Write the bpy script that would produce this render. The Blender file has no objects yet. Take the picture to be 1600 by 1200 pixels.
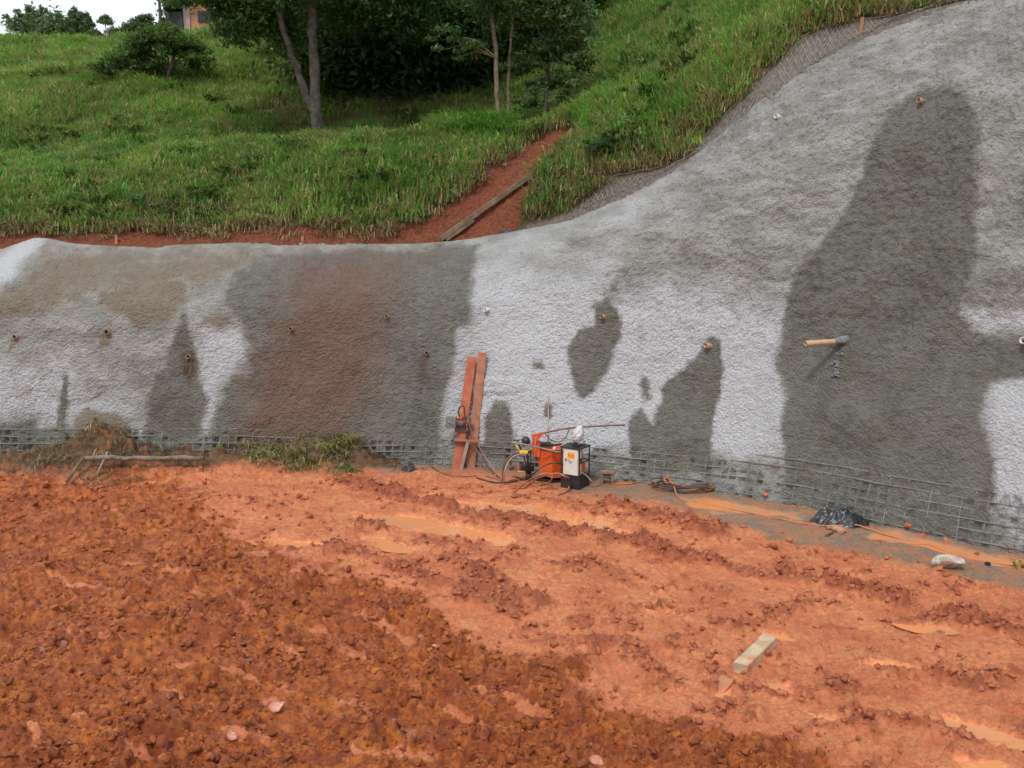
import bpy, bmesh, math, random
import numpy as np
from mathutils import Vector, Matrix, Euler
R = math.radians
random.seed(7); RNG = np.random.default_rng(7)
sc = bpy.context.scene

# ---------------------------------------------------------------- camera, sky, sun, exposure
F, HC, TP = 1420.0, 4.6, (600-380)/1420.0
PITCH = math.atan(TP)
cam_d = bpy.data.cameras.new('camera'); cam = bpy.data.objects.new('camera', cam_d)
sc.collection.objects.link(cam); sc.camera = cam
cam_d.sensor_width = 36; cam_d.lens = 36*F/1600
cam.location = (0, 0, HC); cam.rotation_euler = (math.pi/2-PITCH, 0, 0)
cam_d.clip_start = .1; cam_d.clip_end = 1500

SUN_EL, SUN_AZ = R(56), R(205)          # azimuth from +Y clockwise: light comes from behind left of the camera
world = bpy.data.worlds.new("World"); sc.world = world; world.use_nodes = True
wn = world.node_tree; wn.nodes.clear()
w_out = wn.nodes.new('ShaderNodeOutputWorld'); w_bg = wn.nodes.new('ShaderNodeBackground')
w_sky = wn.nodes.new('ShaderNodeTexSky'); w_sky.sky_type = 'NISHITA'; w_sky.sun_disc = False
w_sky.sun_elevation = SUN_EL; w_sky.sun_rotation = SUN_AZ
w_sky.air_density = 1.0; w_sky.dust_density = 2.5; w_sky.ozone_density = 1.5
w_mix = wn.nodes.new('ShaderNodeMix'); w_mix.data_type = 'RGBA'
w_n = wn.nodes.new('ShaderNodeTexNoise'); w_n.inputs['Scale'].default_value = 2.2; w_n.inputs['Detail'].default_value = 5
w_r = wn.nodes.new('ShaderNodeMapRange'); w_r.inputs[1].default_value = .35; w_r.inputs[2].default_value = .65
w_r.inputs[3].default_value = .72; w_r.inputs[4].default_value = .97
wn.links.new(w_n.outputs['Fac'], w_r.inputs[0]); wn.links.new(w_r.outputs[0], w_mix.inputs['Factor'])
wn.links.new(w_sky.outputs[0], w_mix.inputs['A']); w_mix.inputs['B'].default_value = (6.3, 6.8, 7.3, 1)
wn.links.new(w_mix.outputs['Result'], w_bg.inputs[0]); w_bg.inputs['Strength'].default_value = .105
wn.links.new(w_bg.outputs[0], w_out.inputs[0])
sun_d = bpy.data.lights.new('sun', 'SUN'); sun = bpy.data.objects.new('sun', sun_d); sc.collection.objects.link(sun)
sun_d.energy = 1.5; sun_d.angle = R(10); sun_d.color = (1, .96, .9)
sdir = Vector((math.sin(SUN_AZ)*math.cos(SUN_EL), math.cos(SUN_AZ)*math.cos(SUN_EL), math.sin(SUN_EL)))
sun.rotation_euler = sdir.to_track_quat('Z', 'Y').to_euler()
sc.view_settings.view_transform = 'Standard'; sc.view_settings.look = 'None'
sc.view_settings.gamma = 1; sc.view_settings.use_curve_mapping = False; sc.view_settings.exposure = 0.70
sc.cycles.use_denoising = True
sc.cycles.max_bounces = 6; sc.cycles.diffuse_bounces = 3; sc.cycles.transparent_max_bounces = 6

# ---------------------------------------------------------------- camera mathematics (photo pixels <-> world)
cp, sp = math.cos(PITCH), math.sin(PITCH)
def proj(X, Y, Z):
    d = Y*cp - (Z-HC)*sp; u = Y*sp + (Z-HC)*cp
    d = np.maximum(d, .2)
    return 800+F*X/d, 600-F*u/d
def ray(px, py):
    a = (px-800)/F; b = (600-py)/F
    return a, cp+b*sp, -sp+b*cp
def at(px, py, Y):                       # the point of that sight line at depth Y
    x, y, z = ray(px, py); s = Y/y
    return Vector((x*s, Y, HC+z*s))
def atz(px, py, z=0.):                   # the point of that sight line at height z
    x, y, zz = ray(px, py); s = (z-HC)/zz
    return Vector((x*s, y*s, z))

# ---------------------------------------------------------------- noise
def _h(ix, iy, seed):
    h = (ix.astype(np.int64)*374761393 + iy.astype(np.int64)*668265263 + seed*1442695041) & 0xffffffff
    h = ((h ^ (h >> 13))*1274126177) & 0xffffffff
    h = ((h ^ (h >> 16))*2246822519) & 0xffffffff
    return (h ^ (h >> 15)) & 0xffffffff
def pn(x, y, seed=0):
    x = np.asarray(x, float); y = np.asarray(y, float)
    ix = np.floor(x); iy = np.floor(y); fx = x-ix; fy = y-iy
    u = fx*fx*fx*(fx*(fx*6-15)+10); v = fy*fy*fy*(fy*(fy*6-15)+10)
    def g(a, b):
        t = _h(ix+a, iy+b, seed)*(2*math.pi/4294967296.)
        return np.cos(t)*(fx-a)+np.sin(t)*(fy-b)
    return ((g(0,0)*(1-u)+g(1,0)*u)*(1-v)+(g(0,1)*(1-u)+g(1,1)*u)*v)*1.5
def fbm(x, y, o=4, seed=0, gain=.5):
    s = 0; a = 1.; f = 1.
    for k in range(o):
        s = s+a*pn(x*f, y*f, seed+k*17); a *= gain; f *= 2.03
    return s
def lumps(x, y, seed=0, keep=1.):
    """rounded clods: 0..1 dome height, random radius per cell"""
    ix = np.floor(x); iy = np.floor(y); out = np.zeros_like(x)
    for a in (-1,0,1):
        for b in (-1,0,1):
            cx = ix+a; cy = iy+b
            r1 = _h(cx, cy, seed)/4294967296.; r2 = _h(cx, cy, seed+5)/4294967296.; r3 = _h(cx, cy, seed+9)/4294967296.
            rad = .25+.5*r3
            d = ((x-cx-.15-.7*r1)**2+(y-cy-.15-.7*r2)**2)/(rad*rad)
            out = np.maximum(out, np.where(r3*1.7 % 1. < keep, np.sqrt(np.clip(1-d, 0, 1))*rad*1.4, 0))
    return out
def chunks(x, y, seed=0):
    """broken angular clods: every cell is a tilted facet at its own height, with cracks between"""
    ix = np.floor(x); iy = np.floor(y); best = np.full(x.shape, 9.); sec = np.full(x.shape, 9.); hh = np.zeros(x.shape)
    for a in (-1,0,1):
        for b in (-1,0,1):
            cx = ix+a; cy = iy+b
            r1 = _h(cx, cy, seed)/4294967296.; r2 = _h(cx, cy, seed+5)/4294967296.; r3 = _h(cx, cy, seed+9)/4294967296.; r4 = _h(cx, cy, seed+13)/4294967296.
            dx = x-cx-r1; dy = y-cy-r2; d = dx*dx+dy*dy
            v = np.clip(r3*r3*.95+dx*(r4-.5)*1.3+dy*((r1*7.3 % 1)-.5)*1.3-.3*d, 0, 1.)
            new = d < best; sec = np.where(new, best, np.minimum(sec, d)); hh = np.where(new, v, hh); best = np.where(new, d, best)
    return hh*np.clip((np.sqrt(sec)-np.sqrt(best))*3.6+.12, 0, 1)
def sst(a, b, x):
    t = np.clip((x-a)/(b-a), 0, 1); return t*t*(3-2*t)
def sd_poly(px, py, poly):
    """signed distance (px), positive inside"""
    poly = np.array(poly, float); n = len(poly)
    d = np.full(px.shape, 1e18); ins = np.zeros(px.shape, bool)
    for i in range(n):
        a = poly[i]; b = poly[(i+1) % n]; e = b-a
        wx = px-a[0]; wy = py-a[1]
        t = np.clip((wx*e[0]+wy*e[1])/max(e@e, 1e-9), 0, 1)
        d = np.minimum(d, (wx-t*e[0])**2+(wy-t*e[1])**2)
        if a[1] != b[1]:
            c = ((a[1] > py) != (b[1] > py)) & (px < (b[0]-a[0])*(py-a[1])/(b[1]-a[1])+a[0])
            ins ^= c
    return np.sqrt(d)*np.where(ins, 1, -1)
def sd_line(px, py, line, ys=2.):
    d = np.full(px.shape, 1e18)
    for a, b in zip(line[:-1], line[1:]):
        ex, ey = b[0]-a[0], (b[1]-a[1])*ys
        wx = px-a[0]; wy = (py-a[1])*ys
        t = np.clip((wx*ex+wy*ey)/(ex*ex+ey*ey), 0, 1)
        d = np.minimum(d, (wx-t*ex)**2+(wy-t*ey)**2)
    return np.sqrt(d)
def region(px, py, items, grow=1.):
    """items: (polygon, softness px, strength) -> weight 0..1, 0.5 on the outline"""
    w = np.zeros(px.shape)
    for poly, soft, st in items:
        w = np.maximum(w, st*np.clip(.5+.5*sd_poly(px, py, poly)/(soft*grow), 0, 1))
    return w

# ---------------------------------------------------------------- material helpers
class NT:
    def __init__(s, name):
        s.m = bpy.data.materials.new(name); s.m.use_nodes = True; s.t = s.m.node_tree
        s.b = s.t.nodes['Principled BSDF']; s.out = s.t.nodes['Material Output']
    def n(s, typ, **kw):
        x = s.t.nodes.new('ShaderNode'+typ)
        for k, v in kw.items(): setattr(x, k, v)
        return x
    def set(s, sock, v):
        if hasattr(v, 'is_linked') or isinstance(v, bpy.types.NodeSocket): s.t.links.new(v, sock)
        elif isinstance(v, tuple) and len(v) == 3: sock.default_value = (*v, 1)
        else: sock.default_value = v
    def pos(s): return s.n('NewGeometry').outputs['Position']
    def attr(s, name, out='Fac', typ='GEOMETRY'):
        a = s.n('Attribute', attribute_name=name, attribute_type=typ); return a.outputs[out]
    def noise(s, scale, detail=3, rough=.5, vec=None, out='Fac', dist=0):
        x = s.n('TexNoise'); x.inputs['Scale'].default_value = scale; x.inputs['Detail'].default_value = detail
        x.inputs['Roughness'].default_value = rough; x.inputs['Distortion'].default_value = dist
        s.t.links.new(vec if vec is not None else s.pos(), x.inputs['Vector']); return x.outputs[out]
    def vor(s, scale, feature='F1', out='Distance', vec=None):
        x = s.n('TexVoronoi', feature=feature); x.inputs['Scale'].default_value = scale
        s.t.links.new(vec if vec is not None else s.pos(), x.inputs['Vector']); return x.outputs[out]
    def mapping(s, vec, scale=(1,1,1), rot=(0,0,0)):
        x = s.n('Mapping'); x.inputs['Scale'].default_value = scale; x.inputs['Rotation'].default_value = rot
        s.t.links.new(vec, x.inputs[0]); return x.outputs[0]
    def rng(s, v, a, b, c=0., d=1., smooth=True):
        x = s.n('MapRange'); x.interpolation_type = 'SMOOTHSTEP' if smooth else 'LINEAR'
        s.set(x.inputs[0], v)
        for i, q in zip((1,2,3,4), (a,b,c,d)): x.inputs[i].default_value = q
        return x.outputs[0]
    def mix(s, f, a, b, mode='MIX'):
        x = s.n('Mix', data_type='RGBA', blend_type=mode)
        s.set(x.inputs['Factor'], f); s.set(x.inputs['A'], a); s.set(x.inputs['B'], b); return x.outputs['Result']
    def math(s, op, a, b=0., c=0.):
        x = s.n('Math', operation=op); s.set(x.inputs[0], a); s.set(x.inputs[1], b); s.set(x.inputs[2], c); return x.outputs[0]
    def bump(s, h, dist=.01, strength=1., normal=None):
        x = s.n('Bump'); x.inputs['Distance'].default_value = dist; x.inputs['Strength'].default_value = strength
        s.set(x.inputs['Height'], h)
        if normal is not None: s.t.links.new(normal, x.inputs['Normal'])
        return x.outputs[0]
    def fin(s, col, rough=.8, normal=None, spec=None, metal=None):
        s.set(s.b.inputs['Base Color'], col); s.set(s.b.inputs['Roughness'], rough)
        if normal is not None: s.t.links.new(normal, s.b.inputs['Normal'])
        if spec is not None: s.set(s.b.inputs['Specular IOR Level'], spec)
        if metal is not None: s.set(s.b.inputs['Metallic'], metal)
        return s.m
def simple(name, c1, c2=None, scale=6., rough=.7, bump=.002, bscale=40., spec=.4, metal=0., mud=None):
    m = NT(name); col = c1
    if c2: col = m.mix(m.rng(m.noise(scale, 4, .6), .35, .65), c1, c2)
    if mud: col = m.mix(m.rng(m.noise(mud[1], 5, .65), mud[2], mud[2]+.12), col, mud[0])
    return m.fin(col, rough, m.bump(m.noise(bscale, 3), bump), spec, metal)

# ---------------------------------------------------------------- mesh helpers
def link(o, parent=None):
    sc.collection.objects.link(o)
    if parent is not None: o.parent = parent
    return o
def mesh_np(name, V, Fc, mat, parent=None, smooth=False, attrs=None, off=(0,0,0)):
    me = bpy.data.meshes.new(name)
    V = np.asarray(V, np.float32)-np.array(off, np.float32)
    Fc = np.asarray(Fc)
    if Fc.ndim == 2:
        k = Fc.shape[1]; nf = len(Fc)
        me.vertices.add(len(V)); me.vertices.foreach_set('co', V.ravel())
        me.loops.add(nf*k); me.loops.foreach_set('vertex_index', Fc.ravel().astype(np.int32))
        me.polygons.add(nf); me.polygons.foreach_set('loop_start', np.arange(0, nf*k, k, dtype=np.int32))
        me.update(calc_edges=True)
    if smooth: me.polygons.foreach_set('use_smooth', np.ones(len(me.polygons), bool))
    for an, vals in (attrs or {}).items():
        vals = np.asarray(vals, np.float32)
        if vals.ndim == 1:
            a = me.attributes.new(an, 'FLOAT', 'POINT'); a.data.foreach_set('value', vals)
        else:
            a = me.attributes.new(an, 'FLOAT_COLOR', 'POINT')
            c = np.ones((len(vals), 4), np.float32); c[:, :vals.shape[1]] = vals; a.data.foreach_set('color', c.ravel())
    if mat: me.materials.append(mat)
    o = bpy.data.objects.new(name, me); o.location = (0,0,0) if parent is not None else off
    return link(o, parent)
def grid_faces(nr, nc):
    i = np.arange(nr*nc).reshape(nr, nc)
    return np.stack([i[:-1,:-1], i[:-1,1:], i[1:,1:], i[1:,:-1]], -1).reshape(-1, 4)
class MB:
    """collects boxes, tubes, lathes; build() links them as one mesh"""
    def __init__(s): s.v = []; s.f = []; s.sm = []
    def add(s, vs, fs, smooth=False):
        k = len(s.v); s.v += [tuple(v) for v in vs]; s.f += [tuple(i+k for i in f) for f in fs]; s.sm += [smooth]*len(fs)
        return s
    def box(s, c, size, M=None, taper=1., bev=0.):
        bm = bmesh.new(); bmesh.ops.create_cube(bm, size=1)
        for v in bm.verts:
            t = taper if v.co.z < 0 else 1.
            v.co = Vector((v.co.x*size[0]*t, v.co.y*size[1]*t, v.co.z*size[2]))
        if bev: bmesh.ops.bevel(bm, geom=bm.edges[:], offset=bev, segments=2, affect='EDGES', profile=.6)
        T = (M or Matrix()) 
        bm.verts.ensure_lookup_table()
        s.add([(T @ v.co)+Vector(c) for v in bm.verts], [[v.index for v in f.verts] for f in bm.faces]); bm.free(); return s
    def tube(s, pts, r, n=8, caps=True, hollow=0.):
        pts = [Vector(p) for p in pts]; rs = r if hasattr(r, '__len__') else [r]*len(pts)
        vs = []; fs = []; up = None
        for i, p in enumerate(pts):
            t = (pts[min(i+1, len(pts)-1)]-pts[max(i-1, 0)]).normalized()
            if up is None: up = t.orthogonal().normalized()
            up = (up-t*up.dot(t)).normalized() if (up-t*up.dot(t)).length > 1e-5 else t.orthogonal().normalized()
            bi = t.cross(up)
            for k in range(n):
                a = 2*math.pi*k/n; vs.append(p+(up*math.cos(a)+bi*math.sin(a))*rs[i])
        m = len(pts)
        for i in range(m-1):
            for k in range(n):
                fs.append((i*n+k, i*n+(k+1) % n, (i+1)*n+(k+1) % n, (i+1)*n+k))
        if caps: fs += [tuple(range(n))[::-1], tuple((m-1)*n+k for k in range(n))]
        return s.add(vs, fs, n > 5)
    def cyl(s, a, b, r, n=14, r2=None): return s.tube([a, b], [r, r2 if r2 else r], n)
    def build(s, name, mat, parent=None, at0=None):
        off = Vector(at0) if at0 is not None else (Vector(parent['_w']) if parent is not None and '_w' in parent else Vector())
        me = bpy.data.meshes.new(name)
        me.from_pydata([tuple(Vector(v)-off) for v in s.v], [], s.f); me.update()
        me.polygons.foreach_set('use_smooth', s.sm)
        if mat: me.materials.append(mat)
        o = bpy.data.objects.new(name, me)
        if parent is None: o.location = off
        if parent is not None: o['_w'] = list(off)
        return link(o, parent)
def tag(o, label=None, cat=None, group=None, kind=None):
    for k, v in (('label', label), ('category', cat), ('group', group), ('kind', kind)):
        if v: o[k] = v
    return o
def thing(name, loc, label, cat, group=None):
    o = bpy.data.objects.new(name, None); o.location = loc; o['_w'] = list(loc); o.empty_display_size = .2
    link(o); return tag(o, label, cat, group)
def smoothpts(pts, k=6):
    """Catmull-Rom through the points"""
    P = [Vector(p) for p in pts]; P = [P[0]*2-P[1]]+P+[P[-1]*2-P[-2]]; out = []
    for i in range(1, len(P)-2):
        for j in range(k):
            t = j/k
            out.append(.5*((2*P[i])+(P[i+1]-P[i-1])*t+(2*P[i-1]-5*P[i]+4*P[i+1]-P[i+2])*t*t+(3*P[i]-P[i-1]-3*P[i+1]+P[i+2])*t**3))
    out.append(P[-2]); return out

# ================================================================ THE SHOTCRETE WALL (plan curve x leaning profile)
basepx = [(-300,735),(-100,733),(0,732),(300,730),(560,728),(720,729),(850,738),(960,750),(1150,775),(1270,797),(1400,828),(1600,868)]
bp = [Vector((-40,21.5,0)), Vector((-24,19.6,0))]+[atz(x, y) for x, y in basepx]
e = (bp[-1]-bp[-3]).normalized(); bp += [bp[-1]+e*2.5, bp[-1]+e*6, bp[-1]+e*12]
bc = smoothpts(bp, 24); bc = np.array([[p.x, p.y] for p in bc])
sl = np.concatenate([[0], np.cumsum(np.hypot(*np.diff(bc, axis=0).T))])
for _ in range(60): bc[1:-1] = .5*bc[1:-1]+.25*(bc[:-2]+bc[2:])
def base_at(t):                                  # t = metres along the base curve
    return np.interp(t, sl, bc[:, 0]), np.interp(t, sl, bc[:, 1])
def nrm_at(t):                                   # horizontal direction into the hill
    a = base_at(np.asarray(t)-1.); b = base_at(np.asarray(t)+1.)
    dx, dy = b[0]-a[0], b[1]-a[1]; l = np.hypot(dx, dy); return -dy/l, dx/l
topline = [(-600,375),(-200,392),(0,396),(30,374),(55,369),(80,371),(95,381),(200,386),(300,382),(400,378),(500,379),(600,382),(700,379),(780,366),
           (850,354),(900,340),(950,317),(1000,294),(1040,271),(1100,232),(1150,189),(1220,130),(1290,88),(1370,50),(1450,26),(1520,-4),(1600,-40),(1800,-110),(2600,-300)]
tlx = np.array([p[0] for p in topline]); tly = np.array([p[1] for p in topline])
def prof(t, w, zt):                              # w = 0..1 up the wall; returns setback and height
    z = w*zt
    right = sst(sl_right-4, sl_right+5, t)
    s = (.27+.06*right)*z+(1.25-.55*right)*np.clip((w-.62)/.38, 0, 1)**2.2
    return s, z*1.0-(.25)*np.clip((w-.8)/.2, 0, 1)**2*0
sl_right = sl[np.argmin(np.abs(bc[:, 0]-0.5))]
def ztop_solve(t):
    bx, by = base_at(t); nx, ny = nrm_at(t)
    lo = np.full(t.shape, 1.); hi = np.full(t.shape, 9.0)
    for _ in range(30):
        m = (lo+hi)/2; s, z = prof(t, np.ones_like(t), m)
        px, py = proj(bx+nx*s, by+ny*s, z)
        hit = py > np.interp(px, tlx, tly)        # still below the photographed edge
        lo = np.where(hit, m, lo); hi = np.where(hit, hi, m)
    return (lo+hi)/2
tt = np.linspace(0, sl[-1], 500); zt_tab = ztop_solve(tt)
k = np.ones(7)/7; zt_tab = np.convolve(np.pad(zt_tab, 3, 'edge'), k, 'valid')
def ztop(t): return np.interp(t, tt, zt_tab)

# stains, traced from the photograph: (outline, softness, strength)
WET = [
 ([(1447,140),(1490,138),(1518,160),(1532,210),(1522,300),(1524,355),(1530,400),(1500,480),(1512,520),(1600,532),(1640,540),(1640,590),(1545,598),(1530,650),(1540,700),(1556,760),(1545,830),(1500,890),
   (1215,860),(1222,700),(1226,620),(1212,560),(1222,500),(1240,440),(1268,400),(1310,350),(1345,290),(1368,220),(1400,170)], 9, 1),
 ([(1240,430),(1530,380),(1660,400),(1660,490),(1500,495),(1225,510)], 45, .62),
 ([(888,545),(905,518),(932,512),(930,480),(950,462),(968,485),(968,520),(955,560),(935,600),(915,624),(900,612),(890,575)], 6, 1),
 ([(930,430),(1000,410),(1030,425),(1000,460),(960,490),(935,480)], 26, .66),
 ([(1105,528),(1124,534),(1129,570),(1124,620),(1114,670),(1108,740),(978,735),(984,660),(1000,642),(1020,662),(1036,606),(1055,583),(1085,555)], 6, 1),
 ([(1006,578),(1014,592),(1016,628),(1004,632),(998,600)], 5, .8),
 ([(752,720),(757,655),(772,627),(792,620),(802,642),(808,720)], 6, 1),
 ([(836,566),(850,564),(852,576),(838,578)], 5, .8),([(853,632),(866,630),(868,650),(860,658),(853,650)], 4, .9),
 ([(748,383),(740,430),(737,500),(716,512),(706,560),(697,640),(682,735),(310,735),(335,650),(362,592),(386,582),(391,545),(376,500),(350,470),(372,425),(430,398),(600,392)], 9, 1),
 ([(288,486),(306,540),(311,590),(323,622),(303,735),(214,735),(232,620),(256,565),(274,512)], 7, 1),
 ([(96,586),(107,590),(106,640),(98,700),(84,700),(84,622)], 5, .9),
 ([(0,664),(30,655),(60,640),(58,665),(110,660),(112,740),(-60,740),(-60,664)], 8, .8),
 ([(1594,270),(1640,250),(1640,350),(1590,345)], 10, .8),
]
DIRT = [   # brown washed-in soil
 ([(150,462),(190,440),(290,430),(300,470),(262,508),(212,522),(190,494),(160,494)], 12, .95),
 ([(310,494),(345,488),(372,500),(350,513),(318,512)], 7, .8),
 ([(180,545),(230,540),(235,560),(190,562)], 12, .55),
 ([(60,382),(420,380),(430,400),(350,450),(240,460),(150,470),(90,500),(30,500),(-20,520),(-40,470),(30,430),(60,400)], 26, .86),
 ([(-60,470),(200,480),(400,500),(400,600),(300,690),(-60,700)], 90, .50),
 ([(96,470),(150,420),(175,428),(112,480)], 12, .95),
 ([(14,530),(20,522),(35,521),(36,532),(8,556)], 4, .9),([(155,522),(165,514),(176,520),(172,538),(160,545),(153,535)], 5, 1),
 ([(112,650),(135,628),(160,640),(185,640),(215,680),(212,740),(104,740)], 10, 1),
 ([(275,560),(290,540),(310,545),(312,575),(295,600),(283,580)], 8, 1),
 ([(225,690),(235,610),(300,600),(316,640),(300,700)], 22, .7),
 ([(655,560),(670,550),(672,565),(662,610),(653,625)], 5, .9),([(644,464),(655,460),(650,490),(643,495)], 4, .5),
 ([(340,670),(420,650),(560,665),(585,700),(560,740),(330,740)], 25, .9),
 ([(1372,220),(1470,170),(1500,240),(1440,330),(1400,400),(1330,480),(1300,420)], 60, .45),
]
RED = [
 ([(440,388),(640,386),(680,392),(640,430),(620,520),(600,620),(560,700),(350,710),(365,600),(400,530),(430,470)], 70, 1.0),
 ([(490,400),(590,400),(570,470),(500,480)], 35, .95),([(520,480),(580,480),(560,600),(500,680),(500,560)], 35, .9),
 ([(560,383),(700,382),(640,392),(560,392)], 10, .7),
]
WHITE = [
 ([(-60,400),(0,396),(30,374),(55,365),(82,371),(70,384),(45,400),(20,430),(-10,455),(-60,470)], 14, 1),
 ([(700,735),(715,520),(738,500),(745,440),(790,420),(900,430),(1240,480),(1215,560),(1228,640),(1230,780),(1180,760)], 60, .9),
 ([(1545,590),(1660,590),(1660,900),(1545,830)], 14, .8),([(1490,485),(1640,480),(1640,520),(1520,518)], 10, .7),
 ([(745,385),(880,350),(1040,275),(1050,320),(900,400),(760,420)], 40, .55),
 ([(320,520),(380,515),(388,560),(345,600),(320,690),(305,690),(320,600),(308,540)], 18, .9),
 ([(-60,560),(0,560),(110,555),(170,590),(200,640),(110,660),(-60,670)], 40, .75),
]
t0w = sl[np.argmin(np.abs(bc[:, 0]+14.5))]; t1w = sl[-1]-7.
tv = np.concatenate([np.arange(4., t0w, .3), np.arange(t0w, t1w, .026), np.arange(t1w, sl[-1]-1, .2)])
wv = np.concatenate([[-.09, -.05], np.linspace(0, 1, 262)])
T, W = np.meshgrid(tv, wv)
ZT = ztop(T)
s_, z_ = prof(T, np.maximum(W, 0), ZT); z_ = np.where(W < 0, W*ZT, z_); s_ = np.where(W < 0, W*ZT*.27, s_)
bx, by = base_at(T); nx, ny = nrm_at(T)
x0, y0 = bx+nx*s_, by+ny*s_
ppx, ppy = proj(x0, y0, z_)
wob = lambda k: 5*pn(T*1.1, z_*1.1, k)+3*pn(T*3.5, z_*3.5, k+1)+1.5*pn(T*10, z_*10, k+2)
ppx0, ppy0 = ppx, ppy; ppx = ppx+wob(500); ppy = ppy+wob(510)*1.2
ax_, az_ = T, np.hypot(s_, z_)
big = .10*fbm(ax_*.35, az_*.4, 3, 3)+.035*fbm(ax_*1.3, az_*1.1, 3, 4)
coarse = sst(700, 1250, ppx)*sst(640, 420, ppy)               # larger lumps high on the right
warp = .3*pn(ax_*4, az_*4, 31)
lm = lumps(ax_*9.5+warp, az_*10-warp, 7); lm2 = lumps(ax_*17, az_*20+warp, 8)
rg = 1-np.abs(pn(ax_*5, az_*6.5, 9))*2
fine = (.016+.034*coarse)*(lm-.45)+(.013+.012*coarse)*(lm2-.4)+.010*fbm(ax_*14, az_*16, 3, 12)+.008*coarse*rg
ZTT = np.array([np.interp(b_, sl, bc[:, 0]) for b_ in (0,)]) if 0 else None
def zone_top(t):
    bx_, by_ = base_at(t); qx, _ = proj(bx_, by_, 0*bx_)
    return np.interp(qx, [-200, 380, 560, 700, 960, 1250, 1500], [.82, .74, .50, .54, .60, .80, .86])
def row_z(t, k): return (.07+.15*k)*(zone_top(t)/.86)**.5
zone_h = zone_top(T)
inz = sst(zone_h, zone_h-.12, z_+.08*pn(ax_*1.5, az_*3, 44))
cu_ = (T-(t0w+.2))/.165; cv_ = (z_/(zone_h/.86)**.5-.07)/.15
fu = np.abs(cu_-np.round(cu_)); fv = np.abs(cv_-np.round(cv_)); crnd = _h(np.floor(cu_), np.floor(cv_), 77)/4294967296.
pock = sst(.06, .26, fu)*sst(.05, .24, fv)*(1-.22*sst(1150, 1300, ppx0))*sst(.30, .80, crnd*.55+.55*pn(T*.9, z_*2, 21)+.45*pn(T*6, z_*7, 22)+.12)
big = big+.05*sst(512, 478, ppy0+10*pn(T*.8, z_*.3, 91))*sst(1080, 1300, ppx0)*sst(3.2, 2.4, z_*0+2)+.04*sst(.55, .7, pn(T*.5, z_*.9, 92))
out = fine+big-inz*(-.004+.075*pock-.012*pn(T*5, z_*5, 79))
out -= .05*sst(.97, 1., W)*0
# outward = minus the into-hill direction, tilted a little up
X = x0-nx*out*.95; Y = y0-ny*out*.95; Z = z_+out*.28
Z = np.where(W >= 1, Z-.0, Z)
wall = thing('shotcrete_wall', (0, 18, 0), 'long grey sprayed concrete slope wall with dark wet patches and weep pipes', 'retaining wall')
att = np.stack([region(ppx, ppy, WET, 2.2), region(ppx, ppy, DIRT), region(ppx, ppy, RED)], -1).reshape(-1, 3)
zonec = sst(zone_h*1.25, zone_h*.7, z_+.12*pn(T*2, z_*3, 93))
att2 = np.stack([region(ppx, ppy, WHITE, 1.3)*(1-.6*zonec*(ppx < 1500)), inz*pock, zonec], -1).reshape(-1, 3)

m = NT('shotcrete')
A = m.n('Attribute', attribute_name='stain'); B = m.n('Attribute', attribute_name='tone')
sa = m.n('SeparateColor'); m.t.links.new(A.outputs['Color'], sa.inputs[0])
sb = m.n('SeparateColor'); m.t.links.new(B.outputs['Color'], sb.inputs[0])
n1 = m.noise(1.1, 6, .6); n2 = m.noise(9, 4, .6); n3 = m.noise(45, 3, .6); n4 = m.noise(.35, 3)
stretch = m.mapping(m.pos(), (1, 1, 2.4)); n5 = m.noise(1.4, 5, .6, vec=stretch)
drips = m.noise(2.2, 4, .6, vec=m.mapping(m.pos(), (1, 1, .12)))
dry = m.mix(m.rng(n5, .35, .68), (.30, .29, .265), (.47, .46, .435))
dry = m.mix(m.math('MULTIPLY', m.rng(m.math('ADD', sb.outputs[0], m.math('MULTIPLY', m.math('SUBTRACT', n1, .5), .9)), .15, .75), .95), dry, (.63, .635, .66))
dry = m.mix(m.rng(n3, .42, .72, 0, .5), dry, (.22, .22, .215))
wetc = m.mix(m.rng(n1, .3, .7), (.120, .115, .098), (.185, .177, .152))
wetc = m.mix(m.rng(n2, .35, .8, 0, .6), wetc, (.25, .24, .21))
vst = m.noise(2.6, 5, .65, vec=m.mapping(m.pos(), (1, 1, .16)))
thr = m.math('ADD', m.math('MULTIPLY', m.math('SUBTRACT', m.noise(5, 6, .7), .5), .55), m.math('MULTIPLY', m.math('SUBTRACT', vst, .5), .55))
wm = m.rng(m.math('ADD', m.math('MAXIMUM', sa.outputs[0], m.math('MULTIPLY', sb.outputs[2], .5)), thr), .30, .68)
wetc = m.mix(m.rng(vst, .40, .66, 0, .55), wetc, (.21, .20, .175))
wetc = m.mix(m.rng(m.noise(3.2, 4, .6, vec=m.mapping(m.pos(), (1, 1, 4))), .5, .68, 0, .5), wetc, (.085, .08, .066))
wetc = m.mix(m.rng(m.noise(1.7, 3), .55, .7, 0, .35), wetc, (.15, .125, .07))
col = m.mix(wm, dry, wetc)
dm = m.rng(m.math('ADD', sa.outputs[1], m.math('MULTIPLY', m.math('SUBTRACT', m.noise(3.2, 6, .7), .5), 1.1)), .30, .95)
col = m.mix(m.math('MULTIPLY', dm, .9), col, m.mix(wm, m.mix(n2, (.19, .145, .105), (.30, .24, .175)), (.12, .088, .058)))
rm = m.rng(m.math('ADD', sa.outputs[2], m.math('MULTIPLY', m.math('SUBTRACT', m.noise(2.6, 6, .7), .5), 1.0)), .25, 1.05)
col = m.mix(m.math('MULTIPLY', rm, .82), col, m.mix(n2, (.135, .070, .045), (.25, .135, .09)))
col = m.mix(m.math('MULTIPLY', sb.outputs[1], .12), col, (.09, .085, .08))
col = m.mix(m.rng(drips, .62, .72, 0, .25), col, (.16, .13, .10))
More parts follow.
